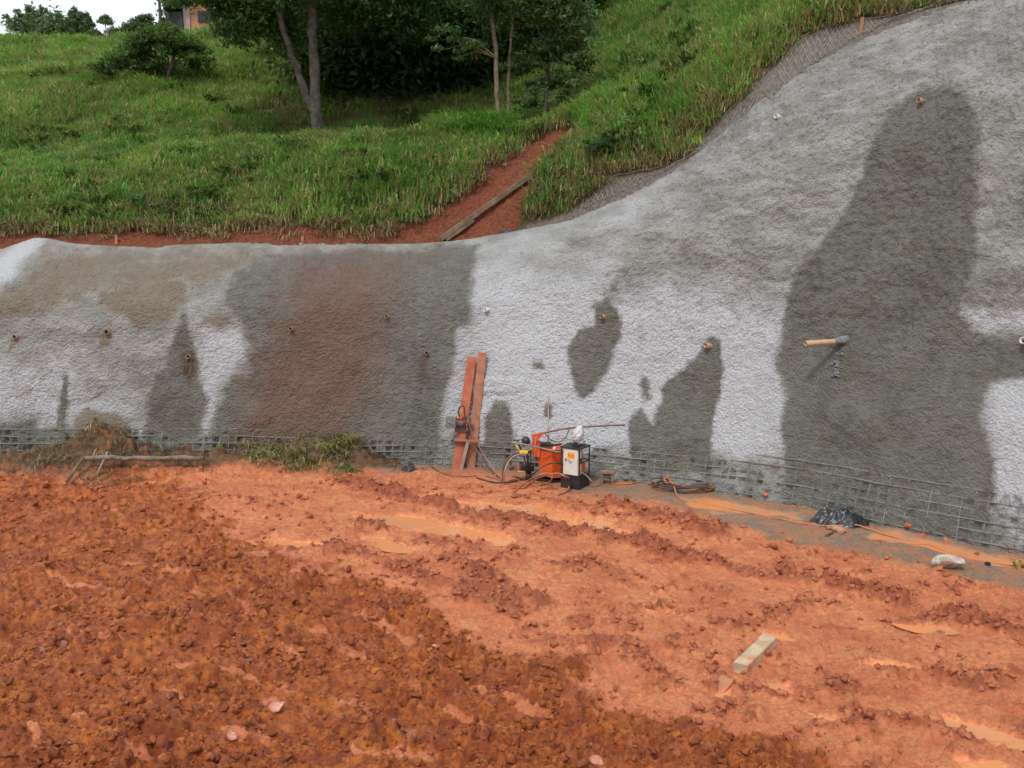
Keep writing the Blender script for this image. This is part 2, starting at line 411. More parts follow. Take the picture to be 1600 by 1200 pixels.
hgt = m.math('ADD', m.noise(30, 4, .75), m.math('MULTIPLY', m.vor(22), -.6))
SHOT = m.fin(col, m.math('SUBTRACT', .92, m.math('MULTIPLY', wm, .32)), m.bump(hgt, .07), m.rng(wm, 0, 1, .25, .5))
lipx, lipy, lipz = [X], [Y], [Z]
for rr_, dz_ in ((.06, .0), (.16, -.03), (.3, -.10), (.5, -.35)):
    lipx.append(X[-1:]+nx[-1:]*rr_); lipy.append(Y[-1:]+ny[-1:]*rr_); lipz.append(Z[-1:]+dz_+.02*pn(T[-1:]*4, T[-1:]*0+rr_*9, 84)-big[-1:]*.28*(rr_/.5))
def ext(a_): a_ = a_.reshape(*T.shape, -1); return np.concatenate([a_]+[a_[-1:]]*4).reshape(-1, a_.shape[-1])
X, Y, Z = np.concatenate(lipx), np.concatenate(lipy), np.concatenate(lipz); att = ext(att); att2 = ext(att2)
o = mesh_np('wall_face', np.stack([X, Y, Z], -1).reshape(-1, 3), grid_faces(*X.shape), SHOT, wall, True,
            {'stain': att, 'tone': att2}, off=wall['_w'])
def wall_pt(t, z, offs=0.):
    """point on the mean wall surface"""
    t = np.asarray(t, float); zt = ztop(t); s, zz = prof(t, np.clip(z/zt, 0, 1), zt)
    bx, by = base_at(t); nx, ny = nrm_at(t)
    ax, az = t, np.hypot(s, zz); bg = .10*fbm(ax*.35, az*.4, 3, 3)+.035*fbm(ax*1.3, az*1.1, 3, 4)+offs
    return bx+nx*s-nx*bg*.95, by+ny*s-ny*bg*.95, zz+bg*.28
# lookup pixel -> (t, z)
LT, LZ = np.meshgrid(np.arange(4, sl[-1]-1, .05), np.arange(0, 9, .05))
LW = LZ <= ztop(LT)-.0; lx, ly, lz = wall_pt(LT, LZ); LPX, LPY = proj(lx, ly, lz)
def on_wall(px, py):
    d = (LPX-px)**2+(LPY-py)**2+np.where(LW, 0, 1e9); i = np.unravel_index(np.argmin(d), d.shape)
    t, z = LT[i], LZ[i]; p = wall_pt(t, z); n = nrm_at(t)
    return Vector([float(q) for q in p]), Vector((-float(n[0])*.96, -float(n[1])*.96, .28)).normalized(), float(t), float(z)

# exposed reinforcing mesh at the foot
bar_m = simple('mortared_bar', (.25, .24, .22), (.17, .155, .135), 5, .8, .004, 60, mud=((.22, .09, .045), 2.2, .58))
rb = MB(); reb = bpy.data.objects.new('rebar_mesh', None); reb['_w'] = wall['_w']; link(reb, wall)
tl, tr = t0w+.2, t1w
for k in range(6):
    zb = .10+.155*k
    t_ = np.arange(tl, tr, .11)
    zh = .62+.38*sst(sl_right, sl_right+8, t_)
    zz = row_z(t_, k)+.010*pn(t_*1.7, t_*0+k, 5)
    offb = .002+.040*pn(t_*.9, t_*0+k*3.1, 6)-.035*sst(-.02, .1, zz-zone_top(t_))
    xs, ys, zs = wall_pt(t_, zz, offb)
    mb = MB(); mb.tube(list(zip(xs, ys, zs)), .009, 5); mb.build('horizontal_bar', bar_m, reb)
for k, t in enumerate(np.arange(tl, tr, .165)):
    t = t+random.uniform(-.012, .012)
    zh = float(zone_top(np.array([t]))[0]); h = zh*random.uniform(.75, 1.0)
    zz = np.linspace(-.05, h, 7); xs, ys, zs = wall_pt(np.full(7, t)+np.linspace(0, random.uniform(-.03, .03), 7), np.maximum(zz, 0), -.004+.016*random.uniform(-1, 1)+.02*pn(zz*4+k, zz*0, 9))
    zs = np.where(zz < 0, zz, zs)
    mb = MB(); mb.tube(list(zip(xs, ys, zs)), .008, 5); mb.build('vertical_bar', bar_m, reb)

# ================================================================ HILL behind and above the wall
ctrl = []
def C(px, py, Y): p = at(px, py, Y); ctrl.append((p.x, p.y, p.z))
for a in [(0,362,20.9),(0,280,23.8),(0,180,29.5),(0,115,36),(0,76,42),(200,362,20.8),(200,250,24.8),(200,150,31),(200,75,42),(120,72,42),
          (-200,362,21),(-200,200,29),(-200,80,42),(330,362,20.7),(330,260,24),(330,160,31),(330,74,43),(420,360,20.7),(420,225,25.2),(420,66,43),
          (490,360,20.7),(490,295,22.3),(490,224,25.3),(490,190,30.5),(490,100,37),(490,0,46),(600,362,20.5),(600,290,22.2),(600,222,25),(600,195,30),(600,100,37),(600,0,45),
          (700,345,20.3),(700,280,22),(700,212,24.6),(700,185,29),(700,80,37),(700,-20,45),(790,300,20.8),(790,215,23.8),(850,250,21.6),(895,205,22.6),(830,195,27),(860,100,32),(860,0,40),
          (950,230,20.3),(950,160,23.5),(950,80,30),(950,0,37),(1050,190,19.4),(1050,110,22.3),(1050,40,27),(1050,-20,31),(1150,90,19.5),(1150,20,24),(1250,40,19.5),(1250,0,22),
          (1350,20,18),(1350,-20,19.5),(1450,-20,17),(250,68,44),(330,70,50),(420,20,55)]: C(*a)
for q in [(-20,52,13.4),(-32,60,13),(-10,60,15),(-14,27.2,6.9),(-7,27.3,7.25),(-4,27,7.3),(-1.5,26.6,7.35),(0,60,24),(15,45,22),(25,30,19),(20,20,14),(30,60,28),(12,12,10.),(22,10,12.5),(-40,40,11),(-40,25,6)]: ctrl.append(q)
for t in np.arange(3, sl[-1]-1, 1.2):
    zt = ztop(np.array([t])); s, z = prof(np.array([t]), np.ones(1), zt); bx, by = base_at(t); nx, ny = nrm_at(t)
    ctrl.append((float(bx+nx*s[0]), float(by+ny*s[0]), float(z[0])))
ctrl = np.array(ctrl); cxy = ctrl[:, :2]/10; n_ = len(ctrl)
def tps(r2): return .5*r2*np.log(r2+1e-12)
K = tps(((cxy[:, None]-cxy[None])**2).sum(-1))+np.eye(n_)*2e-3
Pm = np.c_[np.ones(n_), cxy]; A_ = np.block([[K, Pm], [Pm.T, np.zeros((3, 3))]])
sol = np.linalg.solve(A_, np.r_[ctrl[:, 2], 0, 0, 0])
def hill_rbf(x, y):
    x = np.asarray(x, float)/10; y = np.asarray(y, float)/10; o = sol[n_]+sol[n_+1]*x+sol[n_+2]*y
    for i in range(n_): o = o+sol[i]*tps((x-cxy[i, 0])**2+(y-cxy[i, 1])**2)
    return o
def hill_noise(x, y, r):
    return np.minimum(1, r/2.)*(.16*fbm(x*.5, y*.5, 3, 51)+.05*fbm(x*2.1, y*2.1, 3, 52))+.018*fbm(x*7, y*7, 2, 53)
th = np.concatenate([np.arange(4.2, t0w-1, .5), np.arange(t0w-1, t1w, .09), np.arange(t1w, sl[-1]-4, .4)])
rv = np.cumsum(np.concatenate([[0, .002], np.full(34, .06), np.geomspace(.07, .9, 130)]))
rv = rv[rv < 46]
TH, RH = np.meshgrid(th, rv)
def hill_xy(t, r):
    zt = ztop(t); s, z = prof(t, np.ones_like(t), zt); bx, by = base_at(t)
    a = nrm_at(t-2.5); b = nrm_at(t+2.5); nx, ny = a[0]+b[0], a[1]+b[1]; l = np.hypot(nx, ny); nx /= l; ny /= l
    return bx+nx*(s+r), by+ny*(s+r), bx+nx*s, by+ny*s, z
HX, HY, ex, ey, ez = hill_xy(TH, RH)
edge_err = (ez-hill_rbf(ex[0], ey[0])[None]*1.0)
def hill_z_full(hx, hy, r, err): return hill_rbf(hx, hy)+err*np.exp(-r/.7)+hill_noise(hx, hy, r)
HZ = hill_z_full(HX, HY, RH, edge_err)
HZ = HZ-.05*np.exp(-RH/.08)+.04*sst(.0, .5, RH); HZ[0] = ez[0]-1.2; HX[0] = HX[1]; HY[0] = HY[1]
hpx, hpy = proj(HX, HY, HZ)
GULLY = [([(560,400),(600,372),(655,352),(700,318),(745,283),(790,248),(830,218),(862,203),(893,198),(903,212),(870,236),(845,262),(832,300),(820,335),(812,352),(800,372),(690,400)], 8, 1)]
BARE = [([(-80,400),(-80,366),(20,364),(90,372),(200,362),(300,366),(360,358),(480,358),(560,366),(650,352),(720,400)], 7, 1)]
LITTER = [([(240,330),(330,305),(380,330),(360,360),(250,362)], 22, .8),([(700,300),(760,240),(840,205),(790,255),(720,310)], 16, .8),
          ([(380,225),(390,150),(520,130),(700,140),(760,170),(700,215),(560,222)], 30, .9),([(1230,40),(1300,10),(1240,80),(1120,60)], 40, .35),
          ([(0,340),(300,330),(640,335),(640,365),(0,368)], 12, .55),([(860,150),(920,110),(930,190),(850,210)], 20, .6)]
def strip_w(t):
    bx_, by_ = hill_xy(t, 0*t)[2:4]; zz_ = ztop(t); qx, _ = proj(bx_, by_, zz_)
    return np.interp(qx, [860, 930, 1080, 1150, 1200, 1290, 1350, 1420, 1500], [.08, .16, .22, .30, .42, .46, .32, .22, .12])
SW = strip_w(TH)
SHOTSOIL = sst(1.15, .85, RH/SW+.35*pn(TH*1.5, RH*4, 71))*sst(800, 850, hpx)
hwx = hpx+10*pn(HX*1.2, HY*1.2, 171)+6*pn(HX*4, HY*4, 172); hwy = hpy+5*pn(HX*1.3, HY*1.3, 173)+4*pn(HX*5, HY*5, 174)
gul = region(hwx, hwy, GULLY); bare = region(hwx, hwy+3, BARE)*sst(3.0, 1.5, RH); lit = region(hwx, hwy, LITTER)
HZ = HZ+gul*(-.12+.10*chunks(HX*2.2, HY*2.2, 175)+.07*chunks(HX*6, HY*6, 176)+.05*pn(HX*9, HY*3, 177))+bare*(.05*chunks(HX*4, HY*4, 178)+.03*pn(HX*9, HY*9, 179))
far_wood = 0
m = NT('hill_soil'); lit = np.maximum(lit, sst(790, 850, hpx)*sst(1.2, .5, RH)*.8)
A = m.n('Attribute', attribute_name='cover'); s3 = m.n('SeparateColor'); m.t.links.new(A.outputs['Color'], s3.inputs[0])
n1 = m.noise(1.6, 6, .65); n2 = m.noise(14, 5, .65)
green = m.mix(n1, (.05, .06, .02), (.11, .085, .035))
red = m.mix(m.rng(n2, .3, .7), (.13, .042, .024), (.27, .088, .045))
brown = m.mix(m.rng(n2, .3, .7), (.07, .05, .03), (.17, .12, .07))
greyb = m.mix(m.rng(n2, .3, .7), (.14, .115, .095), (.26, .23, .20))
col = m.mix(m.rng(m.math('ADD', s3.outputs[1], m.math('SUBTRACT', n1, .5)), .3, .7), green, brown)
col = m.mix(m.rng(m.math('ADD', s3.outputs[0], m.math('MULTIPLY', m.math('SUBTRACT', m.noise(4, 5, .6), .5), .6)), .35, .6), col, red)
col = m.mix(s3.outputs[2], col, greyb)
HILL = m.fin(col, .95, m.bump(m.math('ADD', n2, m.noise(50, 3)), .05), .2)
hill = mesh_np('hillside', np.stack([HX, HY, HZ], -1).reshape(-1, 3), grid_faces(*TH.shape), HILL, None, True,
               {'cover': np.stack([np.maximum(gul, bare), lit, SHOTSOIL], -1).reshape(-1, 3)})
tag(hill, kind='structure')
def hill_at(px, py, lo=19., hi=60.):
    """first hit of the sight line with the hill"""
    best = None
    d = (hpx-px)**2+(hpy-py)**2
    ok = (HY > lo) & (HY < hi); d = np.where(ok, d, 1e12)
    i = np.unravel_index(np.argmin(d), d.shape)
    return Vector((float(HX[i]), float(HY[i]), float(HZ[i])))

# ---- vegetation scatter on the hill (uncountable: geometry nodes on point clouds)
def blade_mesh(name, n, h, w, spread, lean, mat, seed, droop=.5):
    rg_ = random.Random(seed); V = []; Fc = []; rnd = []
    for i in range(n):
        a = rg_.uniform(0, 6.283); rr = spread*math.sqrt(rg_.random()); bx_, by_ = rr*math.cos(a), rr*math.sin(a)
        hh = h*rg_.uniform(.5, 1.1); d = rg_.uniform(0, 6.283); ln = lean*rg_.uniform(.2, 1.2)*hh; ww = w*rg_.uniform(.7, 1.3)
        tx, ty = -math.sin(d), math.cos(d); k = len(V)
        for j, (f, wf) in enumerate(((0, .7), (.4, 1.), (.78, .7))):
            out_ = ln*f**1.8; up_ = hh*(f-droop*f*f*f*.45)
            for sgn in (-1, 1): V.append((bx_+math.cos(d)*out_+sgn*tx*ww*wf/2, by_+math.sin(d)*out_+sgn*ty*ww*wf/2, up_))
        V.append((bx_+math.cos(d)*ln*1.05, by_+math.sin(d)*ln*1.05, hh*(1-droop*.5)))
        Fc += [(k, k+1, k+3, k+2), (k+2, k+3, k+5, k+4), (k+4, k+5, k+6)]; rnd += [rg_.random()]*7
    me = bpy.data.meshes.new(name); me.from_pydata(V, [], Fc); me.update(); me.materials.append(mat)
    at_ = me.attributes.new('rnd', 'FLOAT', 'POINT'); at_.data.foreach_set('value', rnd)
    return bpy.data.objects.new(name, me)
def leaf_material(name, c1, c2, c3, straw=(.36, .30, .14), straw_amt=.15, nscale=.35, trans=.3):
    m = NT(name); oi = m.n('ObjectInfo').outputs['Random']
    rnd = m.attr('rnd')
    v = m.math('ADD', m.math('MULTIPLY', m.noise(nscale, 4, .6), .9), m.math('MULTIPLY', m.math('SUBTRACT', m.math('ADD', oi, rnd), 1.), .22))
    ramp = m.n('ValToRGB'); m.t.links.new(v, ramp.inputs[0]); el = ramp.color_ramp.elements
    el[0].position = .3; el[0].color = (*c1, 1); el[1].position = .66; el[1].color = (*c3, 1); q = el.new(.48); q.color = (*c2, 1)
    sm_ = m.math('GREATER_THAN', m.math('ADD', m.math('MULTIPLY', rnd, .6), m.math('MULTIPLY', m.noise(.8, 4, .65), .8)), 1.0-straw_amt*1.2)
    col = m.mix(sm_, ramp.outputs[0], straw)
    m.fin(col, .55, spec=.25)
    tr = m.n('BsdfTranslucent'); m.set(tr.inputs[0], m.mix(.25, col, (.35, .5, .05))); ms = m.n('MixShader'); ms.inputs[0].default_value = trans
    m.t.links.new(m.b.outputs[0], ms.inputs[1]); m.t.links.new(tr.outputs[0], ms.inputs[2]); m.t.links.new(ms.outputs[0], m.out.inputs[0])
    return m.m
GRASS = leaf_material('grass_blades', (.085, .215, .04), (.165, .365, .06), (.33, .48, .11), straw_amt=.16)
TALL = leaf_material('tall_grass_blades', (.08, .21, .03), (.13, .32, .05), (.22, .44, .09), straw_amt=.02, nscale=.8)
DEAD = leaf_material('dead_grass_blades', (.10, .07, .035), (.20, .15, .08), (.32, .27, .15), straw_amt=.3, nscale=1.2, trans=.15)
WEED = leaf_material('weed_leaves', (.03, .07, .02), (.05, .11, .03), (.09, .17, .04), straw_amt=.03, nscale=.7)
def scatter(name, protos, pts, scl, nrm=None):
    me = bpy.data.meshes.new(name); me.from_pydata([tuple(p) for p in pts], [], [])
    me.attributes.new('scl', 'FLOAT', 'POINT').data.foreach_set('value', np.asarray(scl, np.float32))
    rot = np.zeros((len(pts), 3), np.float32); rot[:, 2] = RNG.uniform(0, 6.283, len(pts)); rot[:, 0] = RNG.normal(0, .14, len(pts)); rot[:, 1] = RNG.normal(0, .14, len(pts))
    me.attributes.new('rot', 'FLOAT_VECTOR', 'POINT').data.foreach_set('vector', rot.ravel())
    o = bpy.data.objects.new(name, me); link(o)
    ng = bpy.data.node_groups.new(name+'_nodes', 'GeometryNodeTree')
    ng.interface.new_socket('Geometry', in_out='INPUT', socket_type='NodeSocketGeometry'); ng.interface.new_socket('Geometry', in_out='OUTPUT', socket_type='NodeSocketGeometry')
    N = ng.nodes; L = ng.links; gi = N.new('NodeGroupInput'); go = N.new('NodeGroupOutput')
    col_ = bpy.data.collections.new(name+'_kinds')
    for p in protos: col_.objects.link(p)
    ci = N.new('GeometryNodeCollectionInfo'); ci.inputs['Collection'].default_value = col_; ci.inputs['Separate Children'].default_value = True; ci.inputs['Reset Children'].default_value = True
    ip = N.new('GeometryNodeInstanceOnPoints'); ip.inputs['Pick Instance'].default_value = True
    def na(nm, ty): x = N.new('GeometryNodeInputNamedAttribute'); x.data_type = ty; x.inputs['Name'].default_value = nm; return x.outputs['Attribute']
    L.new(gi.outputs[0], ip.inputs['Points']); L.new(ci.outputs[0], ip.inputs['Instance'])
    e2r = N.new('FunctionNodeEulerToRotation'); L.new(na('rot', 'FLOAT_VECTOR'), e2r.inputs[0]); L.new(e2r.outputs[0], ip.inputs['Rotation']); L.new(na('scl', 'FLOAT'), ip.inputs['Scale'])
    L.new(ip.outputs[0], go.inputs[0])
    md = o.modifiers.new('scatter', 'NODES'); md.node_group = ng
    tag(o, kind='stuff'); return o
# face sampling
fa = np.stack([HX, HY, HZ], -1)
c00, c10, c01 = fa[:-1, :-1], fa[:-1, 1:], fa[1:, :-1]
area = np.linalg.norm(np.cross(c10-c00, c01-c00), axis=-1)
redm = np.maximum(gul, bare)
vis = (hpx > -650) & (hpx < 1780) & (hpy > -260) & (hpy < 420)
def sample(weight, n):
    w = (area*weight[:-1, :-1]).ravel(); w = w/w.sum(); idx = RNG.choice(w.size, n, p=w); i, j = np.unravel_index(idx, area.shape)
    u = RNG.random((n, 1)); v = RNG.random((n, 1)); return c00[i, j]+(c10-c00)[i, j]*u+(c01-c00)[i, j]*v, i, j
grassw = (redm < .40)*(SHOTSOIL < .4)*vis*(1-.75*lit)*((RH > .35) | (hpx > 800))*(RH > .12)*np.where(HY > 34, .45, 1.)
pts, ii, jj = sample(grassw, 74000)
sz = (.75+.5*RNG.random(len(pts)))*(1+.35*pn(pts[:, 0]*.7, pts[:, 1]*.7, 90))*np.where(pts[:, 1] > 33, 1.35, 1.)
g = scatter('hill_grass', [blade_mesh('grass_tuft', 34, .36, .022, .20, .7, GRASS, 100+k) for k in range(5)], pts, sz)
g['label'] = 'uncut green grass over the hillside above the wall'
deadw = vis*(SHOTSOIL < .5)*(RH > .1)*(np.clip(lit, 0, 1)*3+.12*(redm < .4)+sst(.85, .3, np.abs(redm-.5)*2)*3.0*(RH < 6)*(hpx < 900)+.5*bare*(RH < 1.2)+2.5*(hpx > 820)*np.exp(-((RH-SW-.1)/.15)**2))*(gul < .7)
pts, ii, jj = sample(deadw, 9000)
g = scatter('dead_grass', [blade_mesh('dead_tuft', 26, .34, .018, .22, 1.3, DEAD, 200+k, .9) for k in range(4)], pts, .6+.6*RNG.random(len(pts)))
g['label'] = 'straw coloured dead grass hanging over the red soil edge'
tallpoly = [([(660,215),(690,195),(740,175),(790,178),(810,200),(800,215),(740,222)], 10, 1), ([(470,300),(640,240),(700,260),(660,330),(520,340)], 40, .35),
            ([(900,240),(1000,180),(1190,90),(1215,120),(1100,230),(960,300),(880,330),(850,310)], 30, .45), ([(880,205),(905,178),(930,200),(900,212)], 10, .8)]
tw = region(hpx, hpy, tallpoly)*(redm < .4)*(SHOTSOIL < .4)*vis*(RH > .9)*(HY < 27.5)
pts, ii, jj = sample(tw, 1500)
g = scatter('tall_grass', [blade_mesh('cane_tuft', 22, .75, .035, .14, .75, TALL, 300+k, .8) for k in range(4)], pts, (.45+.55*RNG.random(len(pts)))*(.6+.6*np.clip(tw[ii, jj], 0, 1)))
g['label'] = 'tall bright broad grass clumps on the bank crest'
pts, ii, jj = sample(vis*(redm < .4)*(SHOTSOIL < .4)*(RH > .8)*sst(-.05, .35, pn(HX*.45, HY*.45, 66)+.3*pn(HX*1.7, HY*1.7, 67)), 5200)
g = scatter('weeds', [blade_mesh('weed_tuft', 46, .34, .075, .26, 1.1, WEED, 400+k, .7) for k in range(4)], pts, .5+.8*RNG.random(len(pts)))
g['label'] = 'dark broad leaved weeds among the grass'

# ================================================================ TREES
BARK = simple('bark', (.045, .036, .028), (.10, .085, .07), 7, .9, .02, 18)
PALEBARK = simple('pale_bark', (.12, .09, .06), (.20, .155, .11), 8, .9, .01, 20)
def lm_(name, a, b, c): return leaf_material(name, a, b, c, straw_amt=.0, nscale=.9, trans=.3)
LEAF_BIG = lm_('big_tree_leaf', (.025, .07, .02), (.04, .105, .03), (.07, .16, .04))
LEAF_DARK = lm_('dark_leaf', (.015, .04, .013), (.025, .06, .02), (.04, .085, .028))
LEAF_SHRUB = lm_('shrub_leaf', (.035, .075, .02), (.06, .12, .03), (.11, .18, .05))
LEAF_FAR = lm_('far_leaf', (.06, .10, .05), (.09, .15, .07), (.14, .20, .09))
LEAF_PALE = lm_('pale_leaf', (.04, .09, .03), (.08, .15, .055), (.16, .25, .10))
def leaf_cloud(blobs, n, size, seed, cl=.24, flat=.75, percl=26):
    rg_ = np.random.default_rng(seed); vols = np.array([b[1]*b[1]*b[2] for b in blobs])**.8; vols = vols/vols.sum()
    V = []; rn = []
    for (c, r, rz), f in zip(blobs, vols):
        nb = int(n*f); nc = max(3, nb//percl)
        d = rg_.normal(size=(nc, 3)); d /= np.linalg.norm(d, axis=1, keepdims=True)
        cc = d*(rg_.random((nc, 1))**.42)*np.array([r, r, rz])*(1+.22*rg_.normal(size=(nc, 1)))
        w = rg_.integers(0, nc, nb); p = cc[w]+rg_.normal(size=(nb, 3))*np.array([r, r, rz*flat])*cl+np.array(c)
        V.append(p); rn.append(np.clip(rg_.random(nb)*.5+.5*rg_.random(nc)[w], 0, 1))
    P_ = np.concatenate(V); rn = np.concatenate(rn); N_ = len(P_)
    nz = rg_.normal(size=(N_, 3))+np.array([0, 0, .9]); nz /= np.linalg.norm(nz, axis=1, keepdims=True)
    a = np.cross(nz, rg_.normal(size=(N_, 3))); a /= np.linalg.norm(a, axis=1, keepdims=True); b = np.cross(nz, a)
    L_ = size*(.6+.8*rg_.random((N_, 1))); W_ = L_*.42
    q = np.stack([P_-a*L_, P_-b*W_+nz*W_*.25, P_+a*L_-nz*L_*.2, P_+b*W_+nz*W_*.25], 1).reshape(-1, 3)
    return q, np.arange(N_*4).reshape(-1, 4), np.repeat(rn, 4)
def crown(name, tree, blobs, n, size, mat, seed, **k):
    q, f, rn = leaf_cloud(blobs, n, size, seed, **k)
    return tag(mesh_np(name, q, f, mat, tree, False, {'rnd': rn}, off=tree['_w']), kind=None)
def limb(mb, pts, r0, r1, n=9, k=5, jit=.02):
    p = smoothpts(pts, k); m_ = len(p); rr = [r0+(r1-r0)*(i/(m_-1)) for i in range(m_)]
    p = [q+Vector((random.gauss(0, jit), random.gauss(0, jit), 0)) for q in p]
    rr = [r*random.uniform(.92, 1.1) for r in rr]; mb.tube(p, rr, n)
def branches(mb, start, blobs, r):
    for c, a, b in blobs:
        c = Vector(c); mid = start.lerp(c, .5)+Vector((0, 0, .15*(c-start).length)); limb(mb, [start, mid, c], r, r*.25, 6, 4)
# twin-trunked tree
g0 = hill_at(497, 224, 24, 27); Yt = g0.y
tr = thing('twin_trunk_tree', g0, 'tall dark tree forking into two bare trunks on the bank crest', 'tree')
mb = MB(); limb(mb, [g0-Vector((0,0,.3)), at(494,170,Yt), at(491,100,Yt), at(488,40,Yt), at(485,-40,Yt), at(480,-150,Yt)], .165, .095, 12); mb.build('trunk', BARK, tr)
mb = MB(); limb(mb, [at(493,178,Yt), at(478,150,Yt), at(463,105,Yt), at(448,62,Yt-.1), at(435,15,Yt-.2), at(425,-60,Yt-.3)], .11, .07, 9); mb.build('trunk', BARK, tr)
def B_(px, py, Y, r, rz=None): p = at(px, py, Y); return ((p.x, p.y, p.z), r, rz or r*.7)
bl = [B_(335,-22,Yt,1.05,.6),B_(283,-6,Yt+.4,.55,.3),B_(400,22,Yt+.6,1.0,.7),B_(372,55,Yt+.9,.6,.35),B_(450,50,Yt+1.2,.8,.45),B_(360,15,Yt+.4,.6,.35),B_(440,-20,Yt,1.2,.8),B_(530,-40,Yt,1.3,.8),B_(600,-30,Yt+.8,1.5,.9),
      B_(480,-140,Yt,2.2,1.5),B_(350,-110,Yt,1.9,1.2),B_(620,-130,Yt+1,2.2,1.4),B_(540,20,Yt+1.5,1.0,.5),B_(640,20,Yt+1.8,1.2,.7)]
mb = MB(); branches(mb, at(486,-30,Yt), bl[:4]+bl[5:7], .06); mb.build('limbs', BARK, tr)
crown('crown', tr, bl, 42000, .085, LEAF_BIG, 1)
# dark trees of the wood behind
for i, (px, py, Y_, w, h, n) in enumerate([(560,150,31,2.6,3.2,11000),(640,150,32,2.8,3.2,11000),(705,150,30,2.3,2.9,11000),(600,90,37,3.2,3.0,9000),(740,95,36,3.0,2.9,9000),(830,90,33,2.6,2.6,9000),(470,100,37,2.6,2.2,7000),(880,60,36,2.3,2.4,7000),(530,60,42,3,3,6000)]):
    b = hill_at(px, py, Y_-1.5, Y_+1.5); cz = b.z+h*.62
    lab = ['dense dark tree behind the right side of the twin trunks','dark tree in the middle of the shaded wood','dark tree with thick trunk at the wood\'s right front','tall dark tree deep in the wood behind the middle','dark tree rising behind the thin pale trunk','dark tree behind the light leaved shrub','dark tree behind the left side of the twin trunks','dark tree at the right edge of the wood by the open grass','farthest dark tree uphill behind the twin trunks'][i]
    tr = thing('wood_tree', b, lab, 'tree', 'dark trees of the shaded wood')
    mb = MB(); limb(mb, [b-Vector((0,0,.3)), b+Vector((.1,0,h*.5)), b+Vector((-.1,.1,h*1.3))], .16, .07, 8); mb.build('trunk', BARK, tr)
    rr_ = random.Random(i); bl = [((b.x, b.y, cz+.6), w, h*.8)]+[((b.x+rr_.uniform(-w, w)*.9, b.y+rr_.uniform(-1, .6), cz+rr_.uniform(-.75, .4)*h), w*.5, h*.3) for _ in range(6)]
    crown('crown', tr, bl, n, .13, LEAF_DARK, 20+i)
# thin pale-trunked tree
g0 = hill_at(779, 192, 23.4, 26.5); Yt = g0.y
tr = thing('thin_tree', g0, 'slender tree with pale straight trunk above the tall grass', 'tree')
mb = MB(); limb(mb, [g0-Vector((0,0,.3)), at(776,130,Yt), at(774,70,Yt), at(766,0,Yt), at(760,-80,Yt)], .065, .04, 8, jit=.008); mb.build('trunk', PALEBARK, tr)
mb = MB(); limb(mb, [at(793,205,Yt+.3), at(795,120,Yt+.3), at(800,40,Yt+.3), at(806,-20,Yt+.3)], .04, .025, 7, jit=.008); mb.build('trunk', PALEBARK, tr)
bl = [B_(705,58,Yt,.42,.22),B_(735,72,Yt,.4,.25),B_(722,88,Yt,.3,.16),B_(690,78,Yt,.25,.12),B_(770,10,Yt,.8,.4),B_(745,-30,Yt,1.,.5),B_(830,-30,Yt,1.1,.6)]
mb = MB(); branches(mb, at(774,90,Yt), bl[:5], .022); mb.build('limbs', PALEBARK, tr)
crown('crown', tr, bl, 5200, .07, LEAF_PALE, 41)
# leafy shrub / small tree right of it
g0 = hill_at(852, 198, 23., 27); Yt = g0.y+.4
tr = thing('broadleaf_shrub', g0, 'tall leafy shrub with light upper leaves right of the slender tree', 'shrub')
bl = [B_(820,100,Yt,.5,.28),B_(860,75,Yt,.55,.35),B_(895,55,Yt,.55,.4),B_(905,90,Yt,.45,.3),B_(840,135,Yt,.45,.22),B_(880,125,Yt,.5,.3),B_(830,160,Yt-.2,.4,.14),B_(805,112,Yt,.35,.2),B_(870,20,Yt,.8,.4),B_(890,160,Yt,.35,.25),B_(850,-20,Yt,.9,.5)]
mb = MB(); limb(mb, [g0-Vector((0,0,.3)), at(855,120,Yt), at(862,40,Yt)], .06, .03, 7); mb.build('trunk', BARK, tr)
mb = MB(); branches(mb, at(856,130,Yt), bl[:8], .02); mb.build('limbs', BARK, tr)
crown('crown', tr, bl, 10500, .07, LEAF_PALE, 42, cl=.2)
# spreading shrub on the left slope
g0 = hill_at(258, 138, 28, 36); Yt = g0.y
tr = thing('spreading_shrub', g0, 'low wide spreading tree with dark crown alone on the left slope', 'shrub')
bl = [B_(165,108,Yt,.45,.22),B_(192,92,Yt,.6,.28),B_(215,72,Yt,.6,.35),B_(248,58,Yt,.7,.35),B_(278,72,Yt,.65,.35),B_(302,95,Yt,.5,.3),B_(235,96,Yt,.5,.25),B_(312,78,Yt,.35,.25),B_(222,110,Yt,.25,.12),B_(262,44,Yt+.4,.5,.25)]
mb = MB(); limb(mb, [g0-Vector((0,0,.3)), at(262,118,Yt), at(272,95,Yt), at(262,75,Yt)], .10, .05, 8); mb.build('trunk', BARK, tr)
mb = MB(); branches(mb, at(266,108,Yt), bl[:8], .035); mb.build('limbs', BARK, tr)
crown('crown', tr, bl, 8500, .075, LEAF_SHRUB, 43, cl=.2)
# slim bare pole-like tree
g0 = hill_at(256, 100, 34, 40); Yt = g0.y
tr = thing('slim_tree', g0, 'very slim dark stem standing against the sky above the spreading shrub', 'tree')
mb = MB(); limb(mb, [g0-Vector((0,0,.2)), at(252,50,Yt), at(249,0,Yt), at(247,-50,Yt)], .075, .05, 6, jit=.01); mb.build('trunk', BARK, tr)
crown('crown', tr, [B_(246,-60,Yt,.7,.5)], 900, .08, LEAF_BIG, 44)
